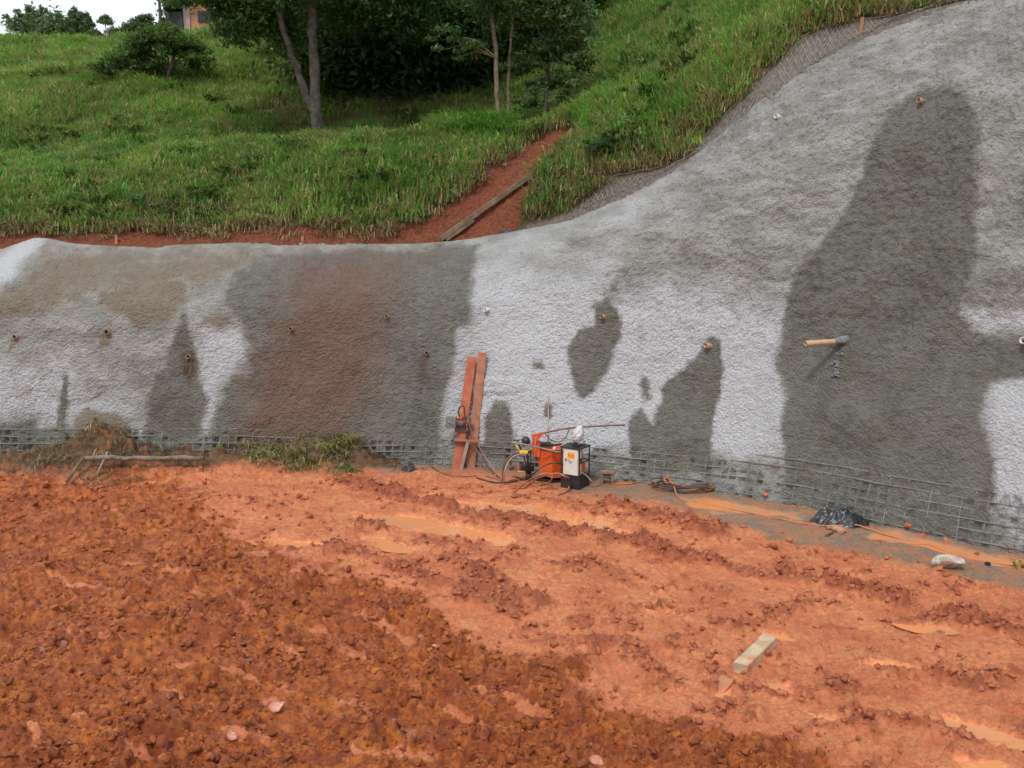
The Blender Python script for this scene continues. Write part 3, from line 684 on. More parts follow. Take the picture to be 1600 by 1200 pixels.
# skyline trees
sky_t = [(36,54,60,26,34),(58,38,62,20,38),(88,48,58,26,38),(104,54,60,15,26),(127,46,59,19,30),(8,66,62,10,10),(75,58,55,16,16)]
labs = ['leafy tree at the left of the skyline row','tallest tree of the left skyline row','broad tree in the middle of the left skyline row','narrow tree between the two bigger skyline trees','pointed bushy tree ending the left skyline row','faint small tree at the far left edge of the photo','round light green bush in front of the skyline trees']
for i, (px, py, Y_, w, h) in enumerate(sky_t):
    s_m = Y_/F; b = at(px, 84, Y_); c = at(px, py, Y_)
    tr = thing('skyline_tree', b, labs[i], 'tree', 'trees along the left skyline')
    mb = MB(); limb(mb, [b-Vector((0,0,1)), b.lerp(c, .5), c], .12, .05, 6); mb.build('trunk', BARK, tr)
    rr_ = random.Random(50+i); bl = [((c.x, c.y, c.z), w*s_m*.7, h*s_m*.7)]+[((c.x+rr_.uniform(-.8, .8)*w*s_m, c.y, c.z+rr_.uniform(-.9, .8)*h*s_m), w*s_m*.38, h*s_m*.3) for _ in range(7)]
    crown('crown', tr, bl, 2600, .13, LEAF_FAR if i != 6 else LEAF_PALE, 60+i)
for i, (px, py, Y_, w, h, lab) in enumerate([(165,30,75,11,8,'tiny far tree floating above the skyline beside the leaning post'),(185,50,52,16,9,'low bush on the skyline right of the leaning post'),(212,44,51,18,12,'bush on the skyline between the post and the slim stem'),(150,52,55,8,4,'small low bush on the skyline left of the leaning post'),(262,30,56,16,16,'pale loose tree on the skyline beside the house'),(228,35,56,12,14,'small upright bush behind the skyline bushes')]):
    s_m = Y_/F; b = at(px, 66, Y_); c = at(px, py, Y_); tr = thing('skyline_bush', b, lab, 'bush', 'bushes along the skyline')
    mb = MB(); limb(mb, [b-Vector((0,0,1)), b.lerp(c, .6), c], .05, .03, 5); mb.build('trunk', BARK, tr)
    crown('crown', tr, [((c.x, c.y, c.z), w*s_m*.8, h*s_m*.8), ((c.x+w*s_m*.5, c.y, c.z-h*s_m*.4), w*s_m*.5, h*s_m*.5), ((c.x-w*s_m*.6, c.y, c.z-h*s_m*.3), w*s_m*.5, h*s_m*.5)], 1100, .11, LEAF_FAR, 80+i)
#PART2
# ================================================================ THE MUDDY GROUND
DARKZ = [([(-900,700),(-60,735),(60,738),(200,742),(262,748),(330,800),(360,835),(430,862),(560,905),(640,925),(700,965),(760,1010),(900,1062),(1010,1110),(1150,1152),(1290,1205),(1400,1400),(-900,1500)], 42, 1)]
GRAVEL = [([(545,737),(640,741),(700,738),(780,745),(850,752),(900,772),(960,782),(1000,780),(1085,800),(1140,824),(1230,850),(1330,868),(1450,892),(1530,910),(1640,935),(1800,985),(1900,900),(1600,860),(1400,800),(1270,770),(1150,750),(960,725),(720,715),(545,720)], 12, 1)]
DEBRIS = [([(-80,742),(0,742),(100,748),(190,742),(330,728),(420,738),(560,736),(570,600),(-80,600)], 8, 1)]
RIDGES = [([(528,756),(600,768),(655,782)], 13, 1.), ([(640,782),(700,797),(760,806),(830,816),(900,830),(985,846),(1060,868),(1130,886)], 12, 1.),
          ([(955,790),(990,803),(1030,812),(1080,822),(1115,838)], 14, 1.), ([(810,775),(870,787),(940,796)], 5, .6), ([(1130,888),(1200,905),(1260,918)], 8, .7),
          ([(1230,895),(1300,922),(1370,938),(1410,945)], 10, 1.), ([(1470,958),(1540,980),(1620,1000),(1700,1020)], 12, .9), ([(500,858),(570,870),(640,905),(700,918)], 12, .8),
          ([(700,880),(790,925),(850,945)], 14, .7), ([(730,935),(790,945)], 22, 1.1), ([(860,890),(930,880),(970,905)], 12, .5), ([(560,822),(600,828)], 8, .8),
          ([(1160,1075),(1240,1090),(1330,1080)], 10, .5), ([(1380,1050),(1480,1065),(1560,1090)], 14, .5), ([(1000,950),(1090,960),(1150,985)], 12, .4), ([(820,1000),(930,1010),(1020,1050)], 16, .5),
          ([(1060,905),(1150,940),(1250,960)], 9, .35), ([(700,1010),(800,1060),(900,1090)], 20, .6), ([(1250,1140),(1400,1130),(1520,1160)], 14, .5)]
TROUGHS = [([(180,800),(230,812),(262,830)], 7), ([(90,980),(150,1000),(190,1003)], 8), ([(300,930),(350,938),(392,960)], 6), ([(560,965),(610,985),(640,1010)], 8), ([(30,1110),(60,1140),(70,1180)], 9), ([(560,1170),(640,1180),(700,1200)], 9), ([(860,1100),(930,1120),(1000,1150)], 8), ([(420,1010),(450,1018),(480,1040)], 6), ([(200,880),(250,884),(300,900)], 6), ([(740,1080),(790,1090),(850,1120)], 8), ([(270,1045),(330,1052),(400,1068),(472,1083)], 12), ([(245,1083),(300,1098),(352,1114)], 9), ([(359,1140),(420,1157),(470,1160)], 12), ([(411,1092),(440,1100),(462,1112)], 14),
           ([(520,1090),(590,1122),(660,1150)], 7), ([(120,1120),(180,1150),(230,1190)], 9), ([(470,985),(520,1000),(560,1030)], 7), ([(640,1090),(720,1120),(800,1135)], 6), ([(60,900),(110,915),(170,918)], 6)]
PUD = [[(700,781),(760,783),(830,790),(890,800),(950,815),(992,832),(960,836),(900,826),(850,818),(800,805),(750,800),(690,792)],
       [(556,802),(620,806),(690,812),(760,826),(800,838),(790,852),(740,848),(690,836),(640,830),(600,824),(545,815)],
       [(560,838),(600,842),(670,856),(640,864),(590,858)], [(632,775),(690,776),(680,784),(640,784)],
       [(1070,775),(1130,778),(1200,795),(1265,812),(1265,822),(1190,808),(1120,800),(1075,790)],
       [(1355,822),(1420,834),(1500,852),(1600,876),(1700,900),(1700,925),(1590,892),(1500,872),(1420,852),(1350,838)],
       [(1180,1062),(1230,1068),(1245,1082),(1200,1080)], [(1128,1072),(1160,1072),(1150,1088),(1118,1088)], [(1470,1118),(1560,1138),(1640,1170),(1560,1168),(1490,1150)],
       [(1250,1110),(1300,1118),(1330,1135),(1280,1128)], [(1340,1030),(1420,1035),(1450,1050),(1370,1046)], [(1180,985),(1240,990),(1260,1003),(1200,1000)], [(1480,1178),(1560,1185),(1620,1210),(1500,1205)],
       [(380,838),(450,842),(520,850),(500,856),(400,850)], [(1370,965),(1450,975),(1500,990),(1430,988)]]
wall_foot_x = bc[:, 0]; wall_foot_y = bc[:, 1]
def ground_fields(X, Y):
    px, py = proj(X, Y, 0*X)
    wx = px+16*pn(X*1.1, Y*1.1, 101)+9*pn(X*3.3, Y*3.3, 102)+4*pn(X*9, Y*9, 105); wy = py+6*pn(X*1.1, Y*1.1, 103)+4*pn(X*3.3, Y*3.3, 104)
    dark = region(wx, wy, DARKZ); grav = region(wx, wy, GRAVEL); deb = region(wx, wy, DEBRIS)
    rid = np.zeros(X.shape)
    tro = np.zeros(X.shape)
    for line, w in TROUGHS: tro = np.maximum(tro, sst(1.5, .5, sd_line(wx, wy, line)/w))
    dark = dark*(1-.6*tro)
    for line, w, s in RIDGES: rid = np.maximum(rid, s*sst(1.9, .3, sd_line(wx, wy, line)/w))
    pud = np.zeros(X.shape)
    for p in PUD: pud = np.maximum(pud, np.clip(.5+.5*sd_poly(wx, wy, p)/5., 0, 1))
    return px, py, dark, grav, deb, rid, pud
MOUNDS = [(140, 722, .26, .6, .4), (172, 722, .36, .55, .42), (205, 724, .24, .5, .4), (470, 728, .27, 1.8, .5), (60, 728, .16, 2.5, .4), (560, 735, .2, 1.0, .5), (300, 730, .22, 1.5, .5)]
mounds = [(atz(a, b).x, float(np.interp(atz(a, b).x, wall_foot_x, wall_foot_y))+.1, h, w, l) for a, b, h, w, l in MOUNDS]
def gh(X, Y, full=False):
    X = np.asarray(X, float); Y = np.asarray(Y, float)
    px, py, dark, grav, deb, rid, pud = ground_fields(X, Y)
    dk = sst(.12, .95, dark+(.75*pn(X*1.1, Y*1.1, 149)+.5*pn(X*3.5, Y*3.5, 150))*(1-.75*abs(2*dark-1))); nearw = sst(.9, .1, deb)
    w1 = .25*pn(X*2, Y*2, 111); w2 = .25*pn(X*2, Y*2, 112)
    w3 = .35*pn(X*7, Y*7, 113); w4 = .35*pn(X*7, Y*7, 114)
    L1 = chunks(X*1.6+w1+w3*.5, Y*1.6+w2+w4*.5, 121); L2 = chunks(X*4.3+w2*2+w3, Y*4.3+w1*2+w4, 122); L3 = chunks(X*9+w1*3+w3*2, Y*9-w2*3+w4*2, 123); L4 = chunks(X*20+w4*3, Y*20+w3*3, 124)
    rg1 = 1-2*np.abs(pn(X*2.4+w1, Y*2.4+w2, 125)); rg2 = 1-2*np.abs(pn(X*6+w1, Y*6+w2, 126)); f1 = fbm(X*.45, Y*.45, 3, 127); f2 = fbm(X*11, Y*11, 3, 128)
    patch = sst(-.25, .3, pn(X*.8, Y*.8, 129))
    cl = .10*L1+.12*L2+.10*L3+.05*L4+.045*rg1+.034*rg2+.034*f2
    hd = -.075+.06*f1+cl*(.62+.5*patch)
    # wheel ruts pressed along the wall direction in the smeared mud
    u = (X*.80+Y*.60); v = (X*.60-Y*.80)*1.0
    rut = pn(u*.25, v*1.7, 131); tread = np.abs(pn(u*5., v*1.2, 132))*sst(-.1, .3, rut)
    lp = sst(-.12, .42, .8*pn(u*.9, v*1.9, 133)+.55*pn(X*4, Y*4, 134)+.3*pn(X*10, Y*10, 135)+.25*pn(X*.4, Y*.4, 136))
    flow = pn(u*1.1+w3, v*4.5, 181); flow2 = pn(u*3+w4, v*11+w3, 182)
    hl = .035*f1+.045*rut-.025*tread+.022*rg2+.022*flow+.014*flow2+lp*(.05*L2+.05*L3+.034*L4+.018*f2)+.018*L4+.012*L3+.014*f2
    rc = .045+.03*L1+.045*L2+.045*L3+.03*L4+.03*rg2+.03*f2+.03*f1
    hl = hl*(1-.6*grav)+rid*rc*1.15
    gear = region(px, py, [([(690,730),(700,765),(830,775),(900,778),(960,770),(1130,790),(1140,765),(960,735),(700,715)], 12, 1)])
    h = (hl*(1-dk)+hd*dk)*(1-.85*gear)
    h = h+deb*(.10+.07*L2+.05*L3+.04*rg1)
    pd = sst(.3, .9, pud+.25*pn(X*5, Y*5, 190)); h = h-.026*pd*(1-.8*dk)-h*.72*pd
    for mx, my, hh, w, l in mounds:
        q = ((X-mx)/w)**2+((Y-my)/l)**2*(Y < my); h = h+hh*np.exp(-q*1.6)*(.80+.4*pn(X*2, Y*2, 141)+.25*rg2+.10*L2); deb = np.maximum(deb, sst(1.6, .7, q))
    cx_ = np.interp(X, wall_foot_x, wall_foot_y)
    if full: return h, dict(dark=dk, clod=np.clip(rid*(.55+.6*L2+.4*L3)+(.08+.5*(L3+L2))*lp*(1-grav), 0, 1), grav=grav, deb=deb, pud=pud, hi=np.clip(cl*3.2, 0, 1), px=px, py=py)
    return h
def G(px, py, dz=0.):                     # resting point on the mud under a pixel
    z = 0.
    for _ in range(3): p = atz(px, py, z); z = float(gh(np.array([p.x]), np.array([p.y]))[0])
    return Vector((p.x, p.y, z+dz))
def gz(x, y): return float(gh(np.array([x]), np.array([y]))[0])
yr = [2.5]
while yr[-1] < 6.4: yr.append(yr[-1]+.06)
while yr[-1] < 21.2: yr.append(yr[-1]+np.clip(yr[-1]**2/4700, .013, .042))
yr = np.array(yr); nc = 1060; cu = np.linspace(-1, 1, nc)
GY = np.repeat(yr[:, None], nc, 1); GX = cu[None]*(GY*.66+1.4)
GH, fd = gh(GX, GY, True)
GH[1:-1] = .25*GH[:-2]+.5*GH[1:-1]+.25*GH[2:]; GH[:, 1:-1] = .25*GH[:, :-2]+.5*GH[:, 1:-1]+.25*GH[:, 2:]
m = NT('mud')
A = m.n('Attribute', attribute_name='zone'); q = m.n('SeparateColor'); m.t.links.new(A.outputs['Color'], q.inputs[0])
A2 = m.n('Attribute', attribute_name='zone_b'); q2 = m.n('SeparateColor'); m.t.links.new(A2.outputs['Color'], q2.inputs[0])
n1 = m.noise(1.3, 6, .65); n2 = m.noise(7, 5, .65); n3 = m.noise(28, 4, .65); n0 = m.noise(.45, 3)
smear = m.mix(m.rng(m.math('ADD', m.math('MULTIPLY', n1, .7), m.math('MULTIPLY', n2, .3)), .36, .62), (.66, .185, .074), (.88, .32, .135))
smear = m.mix(m.rng(n3, .40, .70, 0, .6), smear, (.34, .10, .045))
smear = m.mix(m.rng(m.noise(11, 6, .75), .47, .62, 0, .55), smear, (.38, .11, .05))
smear = m.mix(m.rng(m.noise(2.6, 5, .7), .52, .68, 0, .55), smear, (.60, .25, .09))
clod = m.mix(m.rng(n2, .35, .65), (.28, .072, .030), (.50, .145, .062))
darkc = m.mix(m.rng(n1, .36, .62), (.44, .105, .020), (.62, .185, .034))
darkc = m.mix(m.rng(n2, .38, .66), darkc, m.mix(n0, (.20, .040, .013), (.40, .080, .022)))
darkc = m.mix(m.rng(m.noise(3.1, 6, .75), .52, .66, 0, .85), darkc, (.55, .17, .075))
darkc = m.mix(m.rng(m.noise(13, 5, .75), .46, .62, 0, .6), darkc, (.20, .042, .014))
gravc = m.mix(m.rng(n3, .35, .65), (.20, .15, .105), (.33, .25, .18))
gravc = m.mix(m.rng(m.noise(2.6, 6, .7), .40, .60, 0, .85), gravc, (.50, .20, .09))
debc = m.mix(m.rng(n2, .35, .65), (.075, .042, .022), (.20, .105, .05))
debc = m.mix(m.rng(m.noise(1.9, 4, .6), .58, .66, 0, .8), debc, (.36, .10, .035))
pudc = m.mix(n1, (.66, .235, .075), (.54, .20, .09))
col = m.mix(m.rng(m.math('ADD', q.outputs[1], m.math('MULTIPLY', m.math('SUBTRACT', n2, .5), .9)), .12, .62), smear, clod)
col = m.mix(m.rng(m.math('ADD', q.outputs[2], m.math('MULTIPLY', m.math('SUBTRACT', n2, .5), .9)), .35, .75), col, gravc)
col = m.mix(m.rng(q2.outputs[0], .8, 1., 0, .8), col, pudc)
col = m.mix(m.rng(m.math('ADD', q.outputs[0], m.math('MULTIPLY', m.math('SUBTRACT', n1, .5), 1.1)), .2, .8), col, darkc)
col = m.mix(q2.outputs[2], col, debc)
rgh = m.rng(m.noise(5, 5, .7), .40, .60, .14, .66)
rgh = m.math('MAXIMUM', rgh, m.rng(q2.outputs[0], .2, .6, 0, .6))
rgh = m.mix(q2.outputs[2], rgh, (.9, .9, .9))
hg = m.math('ADD', m.noise(38, 6, .75), m.math('MULTIPLY', m.noise(110, 3, .7), .5))
bs = m.rng(q2.outputs[0], .3, 1, .9, .4)
bn = m.n('Bump'); bn.inputs['Distance'].default_value = .045; m.t.links.new(hg, bn.inputs['Height']); m.t.links.new(bs, bn.inputs['Strength'])
MUD = m.fin(col, rgh, bn.outputs[0], .5)
ground = mesh_np('mud_ground', np.stack([GX, GY, GH], -1).reshape(-1, 3), grid_faces(*GX.shape), MUD, None, True,
   {'zone': np.stack([fd['dark'], fd['clod'], fd['grav']], -1).reshape(-1, 3), 'zone_b': np.stack([fd['pud'], fd['hi'], fd['deb']], -1).reshape(-1, 3)})
tag(ground, kind='structure')
# wide coarse ground beyond the detailed part, a little lower
mb = MB()
def plate(x0, x1, y0, y1): mb.add([(x0,y0,-.12),(x1,y0,-.12),(x1,y1,-.12),(x0,y1,-.12)], [(0,1,2,3)])
plate(-120, 120, -120, 24); mb.build('ground', simple('outer_mud', (.34, .12, .055), (.22, .08, .035), 1.5, .8, .05, 6)).__setitem__('kind', 'structure')
# muddy water in the hollows: a level sheet per puddle, its shore cut by the mud
m = NT('muddy_water'); c = m.mix(m.rng(m.noise(1.2, 4, .6), .35, .65), (.66, .245, .075), (.52, .235, .115))
WATER = m.fin(c, .06, m.bump(m.noise(9, 2), .002), .6)
for poly in PUD:
    P0 = [atz(x, y, 0) for x, y in poly]; c0 = sum(P0, Vector())/len(P0)
    ins = np.array([[c0.x, c0.y]]+[[(p.x+c0.x)/2, (p.y+c0.y)/2] for p in P0]); z = float(np.quantile(gh(ins[:, 0], ins[:, 1]), .55))+.003
    ring = smoothpts([c0+(p-c0)*1.04 for p in P0+P0[:1]], 3)[:-1]
    mb = MB(); mb.add([(p.x, p.y, z) for p in ring], [tuple(range(len(ring)))]); tag(mb.build('puddle', WATER), kind='structure')
# loose clods and crumbs of mud (uncountable)
def clod_cloud(name, n, mat, weightf, smin, smax, seed, yexp=1., sub=2):
    rg_ = np.random.default_rng(seed)
    X_ = rg_.uniform(-1, 1, n*6); Y_ = 7.+(13.)*rg_.random(n*6)**yexp; X_ = X_*(Y_*.6+.4)
    h, f = gh(X_, Y_, True); keep = rg_.random(len(X_)) < weightf(f, X_, Y_); X_, Y_, h = X_[keep][:n], Y_[keep][:n], h[keep][:n]; n = len(X_)
    bm = bmesh.new(); bmesh.ops.create_icosphere(bm, subdivisions=sub, radius=1); bv = np.array([v.co for v in bm.verts]); bf = np.array([[v.index for v in f_.verts] for f_ in bm.faces]); bm.free()
    s = smin*(smax/smin)**(rg_.random(n)**2.6); nv = len(bv)
    D = np.repeat(bv[None], n, 0)
    for _ in range(5):                       # chip flat facets off each lump
        a = rg_.normal(size=(n, 1, 3)); a /= np.linalg.norm(a, axis=2, keepdims=True); d = (D*a).sum(2, keepdims=True); cut = .35+.4*rg_.random((n, 1, 1)); D = D-a*np.maximum(d-cut, 0)
    D = D*(1+.24*rg_.normal(size=(n, nv, 1)))*(.6+.6*rg_.random((n, 1, 3)))
    D[..., 2] *= .75
    D = D*s[:, None, None]+np.stack([X_, Y_, h+s*.12], -1)[:, None]
    Fc = (bf[None]+np.arange(n)[:, None, None]*nv).reshape(-1, 3)
    return mesh_np(name, D.reshape(-1, 3), Fc, mat, None, False, {'rnd': np.repeat(rg_.random(n), nv)})
m = NT('mud_clod'); r_ = m.attr('rnd')
c = m.mix(m.rng(m.math('ADD', m.math('MULTIPLY', r_, .22), m.math('MULTIPLY', m.noise(2.2, 6, .7), .8)), .35, .72), (.26, .055, .016), (.64, .180, .034))
c = m.mix(m.math('GREATER_THAN', r_, .985), c, (.46, .20, .14))
CLOD = m.fin(c, m.rng(m.noise(7, 4, .7), .4, .6, .22, .75), m.bump(m.noise(40, 5, .7), .05), .5)
o = clod_cloud('mud_bits', 20000, CLOD, lambda f, x, y: (f['dark']*(1-f['deb'])*(y < 18.2)*(.3+.7*sst(-.2, .2, pn(x*1.7, y*1.7, 152)))), .007, .03, 9, 1.4, 1)
tag(o, 'fine crumbs over the dark red mud', kind='stuff')
o = clod_cloud('mud_clods', 5500, CLOD, lambda f, x, y: (np.maximum(f['dark'], .05*(f['px'] < 1250)*(1-f['grav'])*(1-f['pud']))*(1-f['deb'])*(y < 17.5)*(.25+.75*sst(-.2, .3, pn(x*.9, y*.9, 151)))), .012, .075, 5, 1.3)
tag(o, 'loose broken clods over the dark red mud', kind='stuff')
m = NT('mud_crumb'); r_ = m.attr('rnd'); c = m.mix(m.math('MULTIPLY', r_, m.noise(3, 5, .7)), (.30, .078, .032), (.62, .20, .09))
CRUMB = m.fin(c, .6, m.bump(m.noise(55, 4, .65), .015), .4)
o = clod_cloud('mud_crumbs', 11000, CRUMB, lambda f, x, y: np.clip(f['clod']*1.5-.12, 0.015, 1)*(1-f['dark'])*(1-f['pud'])*(1-f['deb']), .010, .065, 6, 1.)
tag(o, 'crumbled mud along the wheel ridges', kind='stuff')
# grass and roots on the debris under the wall
def scatter_px(name, protos, polys, n, smin, smax, label, seed=0):
    rg_ = np.random.default_rng(seed); out_ = []
    for poly, frac in polys:
        P_ = np.array(poly, float); k = 0; need = int(n*frac)
        while k < need:
            x = rg_.uniform(P_[:, 0].min(), P_[:, 0].max()); y = rg_.uniform(P_[:, 1].min(), P_[:, 1].max())
            if sd_poly(np.array([x]), np.array([y]), poly)[0] > 0: out_.append(G(x, y, -.02)); k += 1
    g = scatter(name, protos, out_, rg_.uniform(smin, smax, len(out_))); g['label'] = label; return g
GRN2 = leaf_material('cut_grass_blades', (.06, .10, .02), (.13, .20, .05), (.20, .30, .07), straw_amt=.35, nscale=1.5)
ROOTM = leaf_material('dry_root_blades', (.06, .038, .02), (.12, .08, .045), (.20, .15, .08), straw_amt=.12, nscale=1.5, trans=.1)
scatter_px('grass_pile', [blade_mesh('pile_tuft', 30, .24, .02, .24, 1.5, GRN2, 500+k, 1.) for k in range(3)], [([(385,735),(392,712),(430,705),(490,712),(545,712),(552,722),(545,735),(450,738)], .8), ([(500,732),(515,712),(548,712),(552,730)], .2)], 150, .45, .9, 'heap of pulled green and straw grass lying below the red stained wall')
scatter_px('dead_roots', [blade_mesh('root_tuft', 18, .30, .014, .22, 1.7, ROOTM, 520+k, 1.) for k in range(3)], [([(118,690),(125,650),(150,640),(190,650),(212,700),(200,728),(120,728)], .3), ([(0,740),(0,718),(110,720),(330,712),(370,700),(380,735),(200,740)], .45), ([(400,700),(470,692),(560,700),(570,722),(640,735),(560,735)], .25)], 300, .35, .9, 'dry roots and straw tangled in the soil slumped against the wall')
scatter_px('green_sprouts', [blade_mesh('sprout', 12, .3, .03, .08, .6, TALL, 540+k, .6) for k in range(2)], [([(150,652),(172,645),(176,655),(160,665)], .5), ([(150,700),(170,695),(172,715),(155,720)], .2), ([(330,715),(372,712),(370,726),(335,726)], .3)], 22, .4, .9, 'fresh green sprouts growing out of the slumped soil')

# ================================================================ PIPES AND MARKS ON THE WALL (parts of it)
PVC = simple('white_pipe', (.72, .70, .66), (.50, .44, .38), 9, .45, .002, 60)
PVCD = simple('dirty_pipe', (.34, .22, .14), (.20, .12, .07), 9, .6, .004, 60)
PVCT = simple('tan_pipe', (.52, .33, .20), (.40, .24, .14), 6, .6, .004, 30)
INS = simple('pipe_inside', (.03, .022, .018), None, 5, .9)
MORT = simple('fresh_mortar', (.14, .155, .16), (.20, .21, .215), 14, .75, .03, 30)
def pipe(px, py, L, r, mat, tilt=(-.28, 0), label=None, drop=0., collar=0.):
    p, n, t, z = on_wall(px, py); nh = nrm_at(t)
    tang = Vector((float(nh[1]), -float(nh[0]), 0)); d = (n+tang*tilt[0]+Vector((0, 0, tilt[1]))).normalized()
    a = p-n*.06; b = p+d*L
    mb = MB(); k = 14; up = d.orthogonal().normalized(); bi = d.cross(up); vs = []
    for q, rr in ((a, r), (b, r), (b, r*.8), (b-d*min(.12, L*.8), r*.8)): vs += [q+(up*math.cos(2*math.pi*i/k)+bi*math.sin(2*math.pi*i/k))*rr for i in range(k)]
    fs = [(j*k+i, j*k+(i+1) % k, (j+1)*k+(i+1) % k, (j+1)*k+i) for j in range(3) for i in range(k)]
    mb.add(vs, fs, True); o = mb.build('weep_pipe', mat, wall); 
    mi = MB(); c = b-d*min(.11, L*.7); mi.add([c+(up*math.cos(2*math.pi*i/k)+bi*math.sin(2*math.pi*i/k))*r*.8 for i in range(k)], [tuple(range(k))]); q = mi.build('pipe_hollow', INS, o)
    q['_w'] = wall['_w']
    if label: o['label'] = label
    return p, d
pipe(1447,161,.17,.05,PVCD,(-.55,-.1),'short weep pipe near the top of the tall wet stain')
pipe(1221,184,.15,.05,PVC,(-.55,-.05),'grey weep pipe high on the dry wall')
pipe(945,495,.12,.045,PVCD,(-.45,-.1),'weep pipe in the heart shaped wet patch'); pipe(766,487,.14,.045,PVC,(-.6,-.05),'white weep pipe beside the edge of the dry wall')
pipe(1110,541,.14,.05,PVCT,(-.5,-.12),'brown weep pipe at the tip of the pointed wet patch'); pipe(1604,536,.15,.055,PVC,(-.25,-.05),'weep pipe cut by the right edge of the photo')
pipe(608,494,.10,.04,PVCD,(-.3,-.1),'muddy weep pipe on the brown stained wall'); pipe(456,514,.10,.045,PVCD,(-.3,-.15),'mud clogged weep pipe on the red brown stain')
pipe(667,552,.08,.045,PVCD,(-.2,-.2),'clogged weep pipe above a yellow streak'); pipe(168,520,.08,.06,PVCD,(-.2,-.2),'clogged weep pipe in a brown blotch on the left')
pipe(27,527,.07,.05,PVCD,(-.2,-.2),'clogged weep pipe at the far left'); pipe(297,558,.08,.05,PVCD,(-.2,-.2),'buried weep pipe hung with dry roots')
pL, dL = pipe(1322,533,.78,.05,PVCT,(-.62,-.34),'long tan drain pipe sticking far out of the wet stain')
mb = MB(); mb.tube([pL-dL*.05, pL+dL*.04, pL+dL*.12, pL+dL*.2], [.085, .08, .065, .055], 14); mb.build('mortar_collar', MORT, wall)['label'] = 'dark fresh mortar packed round the long pipe'
p, n, t, z = on_wall(1312, 565); mb = MB()
for i in range(26):
    x, y, zz = wall_pt(t+random.gauss(-.02, .05), z+random.uniform(-.26, .22), .005); bm = bmesh.new(); bmesh.ops.create_icosphere(bm, subdivisions=1, radius=random.uniform(.025, .05))
    mb.add([Vector((v.co.x+float(x), v.co.y+float(y), v.co.z*.6+float(zz))) for v in bm.verts], [[v.index for v in f.verts] for f in bm.faces], True); bm.free()
o = mb.build('mortar_drip', MORT, wall); o['kind'] = 'stuff'; o['label'] = 'rough dark mortar dribbled below the long pipe'
# roots hanging from a clogged pipe
mb = MB()
for i in range(16):
    p, n, t, z = on_wall(295+random.uniform(-9, 9), 560); x = p+n*.05; mb.tube([x, x+n*.04+Vector((0,0,-.15)), x+n*.02+Vector((random.uniform(-.08,.08),0,-random.uniform(.3,.75)))], .006, 4)
mb.build('hanging_root', simple('root', (.13, .09, .055), None, 4, .9), wall)['kind'] = 'stuff'
# small fixing pins along the top edge and depth stakes
STK = simple('stake_wood', (.42, .19, .11), (.30, .15, .09), 6, .8)
for px, py, h, lab in [(185,383,.16,'tiny wooden stake on the red soil edge at the left'),(573,388,.14,'short dark pin on the wall top above the red stain'),(1345,50,.28,'orange brown stake standing in the wire netting'),(470,379,.07,'small pin near the middle of the red soil edge')]:
    if px > 1000: b = hill_at(px, py+2, 12, 22)
    else: b = hill_at(px, py-3, 18, 24)
    mb = MB(); mb.box((b.x, b.y, b.z+h/2-.03), (.055, .05, h+.1), Euler((0, .06, .2)).to_matrix().to_4x4(), bev=.004); o = mb.build('stake', STK if px != 573 else BARK, None, b); tag(o, lab, 'stake', 'stakes along the wall top')

# wire netting lying over the upper edge
NET = simple('netting_wire', (.30, .29, .26), (.20, .17, .13), 8, .6)
def net_pt(t, r):
    t = np.asarray(t, float); r = np.asarray(r, float)
    hx, hy, ex_, ey_, ez_ = hill_xy(t, np.maximum(r, 0)); err = ez_-hill_rbf(ex_, ey_)
    hz = hill_z_full(hx, hy, np.maximum(r, 0), err)
    return hx, hy, hz+.045+.03*pn(t*2, r*3, 161)
tA = float(TH[0][np.argmin(np.abs(hpx[0]-905)+100*(TH[0] < sl_right-6))]); tB = float(TH[0][np.argmin(np.abs(hpx[0]-1500))])
mb = MB(); cell = .085
for fam in (0, 1):
    for a in np.arange(tA-1.2, tB+1.2, cell):
        rr = np.linspace(0.0, .62, 17); tq = a+(rr if fam == 0 else -rr)*.8+.008*np.sin(rr*120)
        ok = (tq > tA) & (tq < tB) & (rr < 1.12*np.interp(tq, TH[0], SW[0])+.05*np.sin(tq*2.3))
        if ok.sum() < 3: continue
        x, y, z = net_pt(tq[ok], rr[ok]+.05*np.sin(tq[ok]*1.3)); mb.tube(list(zip(x, y, z)), .0065, 3, False)
ta_ = np.arange(tA, tB, .12); x, y, z = net_pt(ta_, 1.12*np.interp(ta_, TH[0], SW[0])+.05*np.sin(ta_*2.3)); mb.tube(list(zip(x, y, z+.01)), .009, 4)
o = mb.build('wire_netting', NET, wall); o['kind'] = 'stuff'; o['label'] = 'diamond wire netting laid over the bare soil edge'

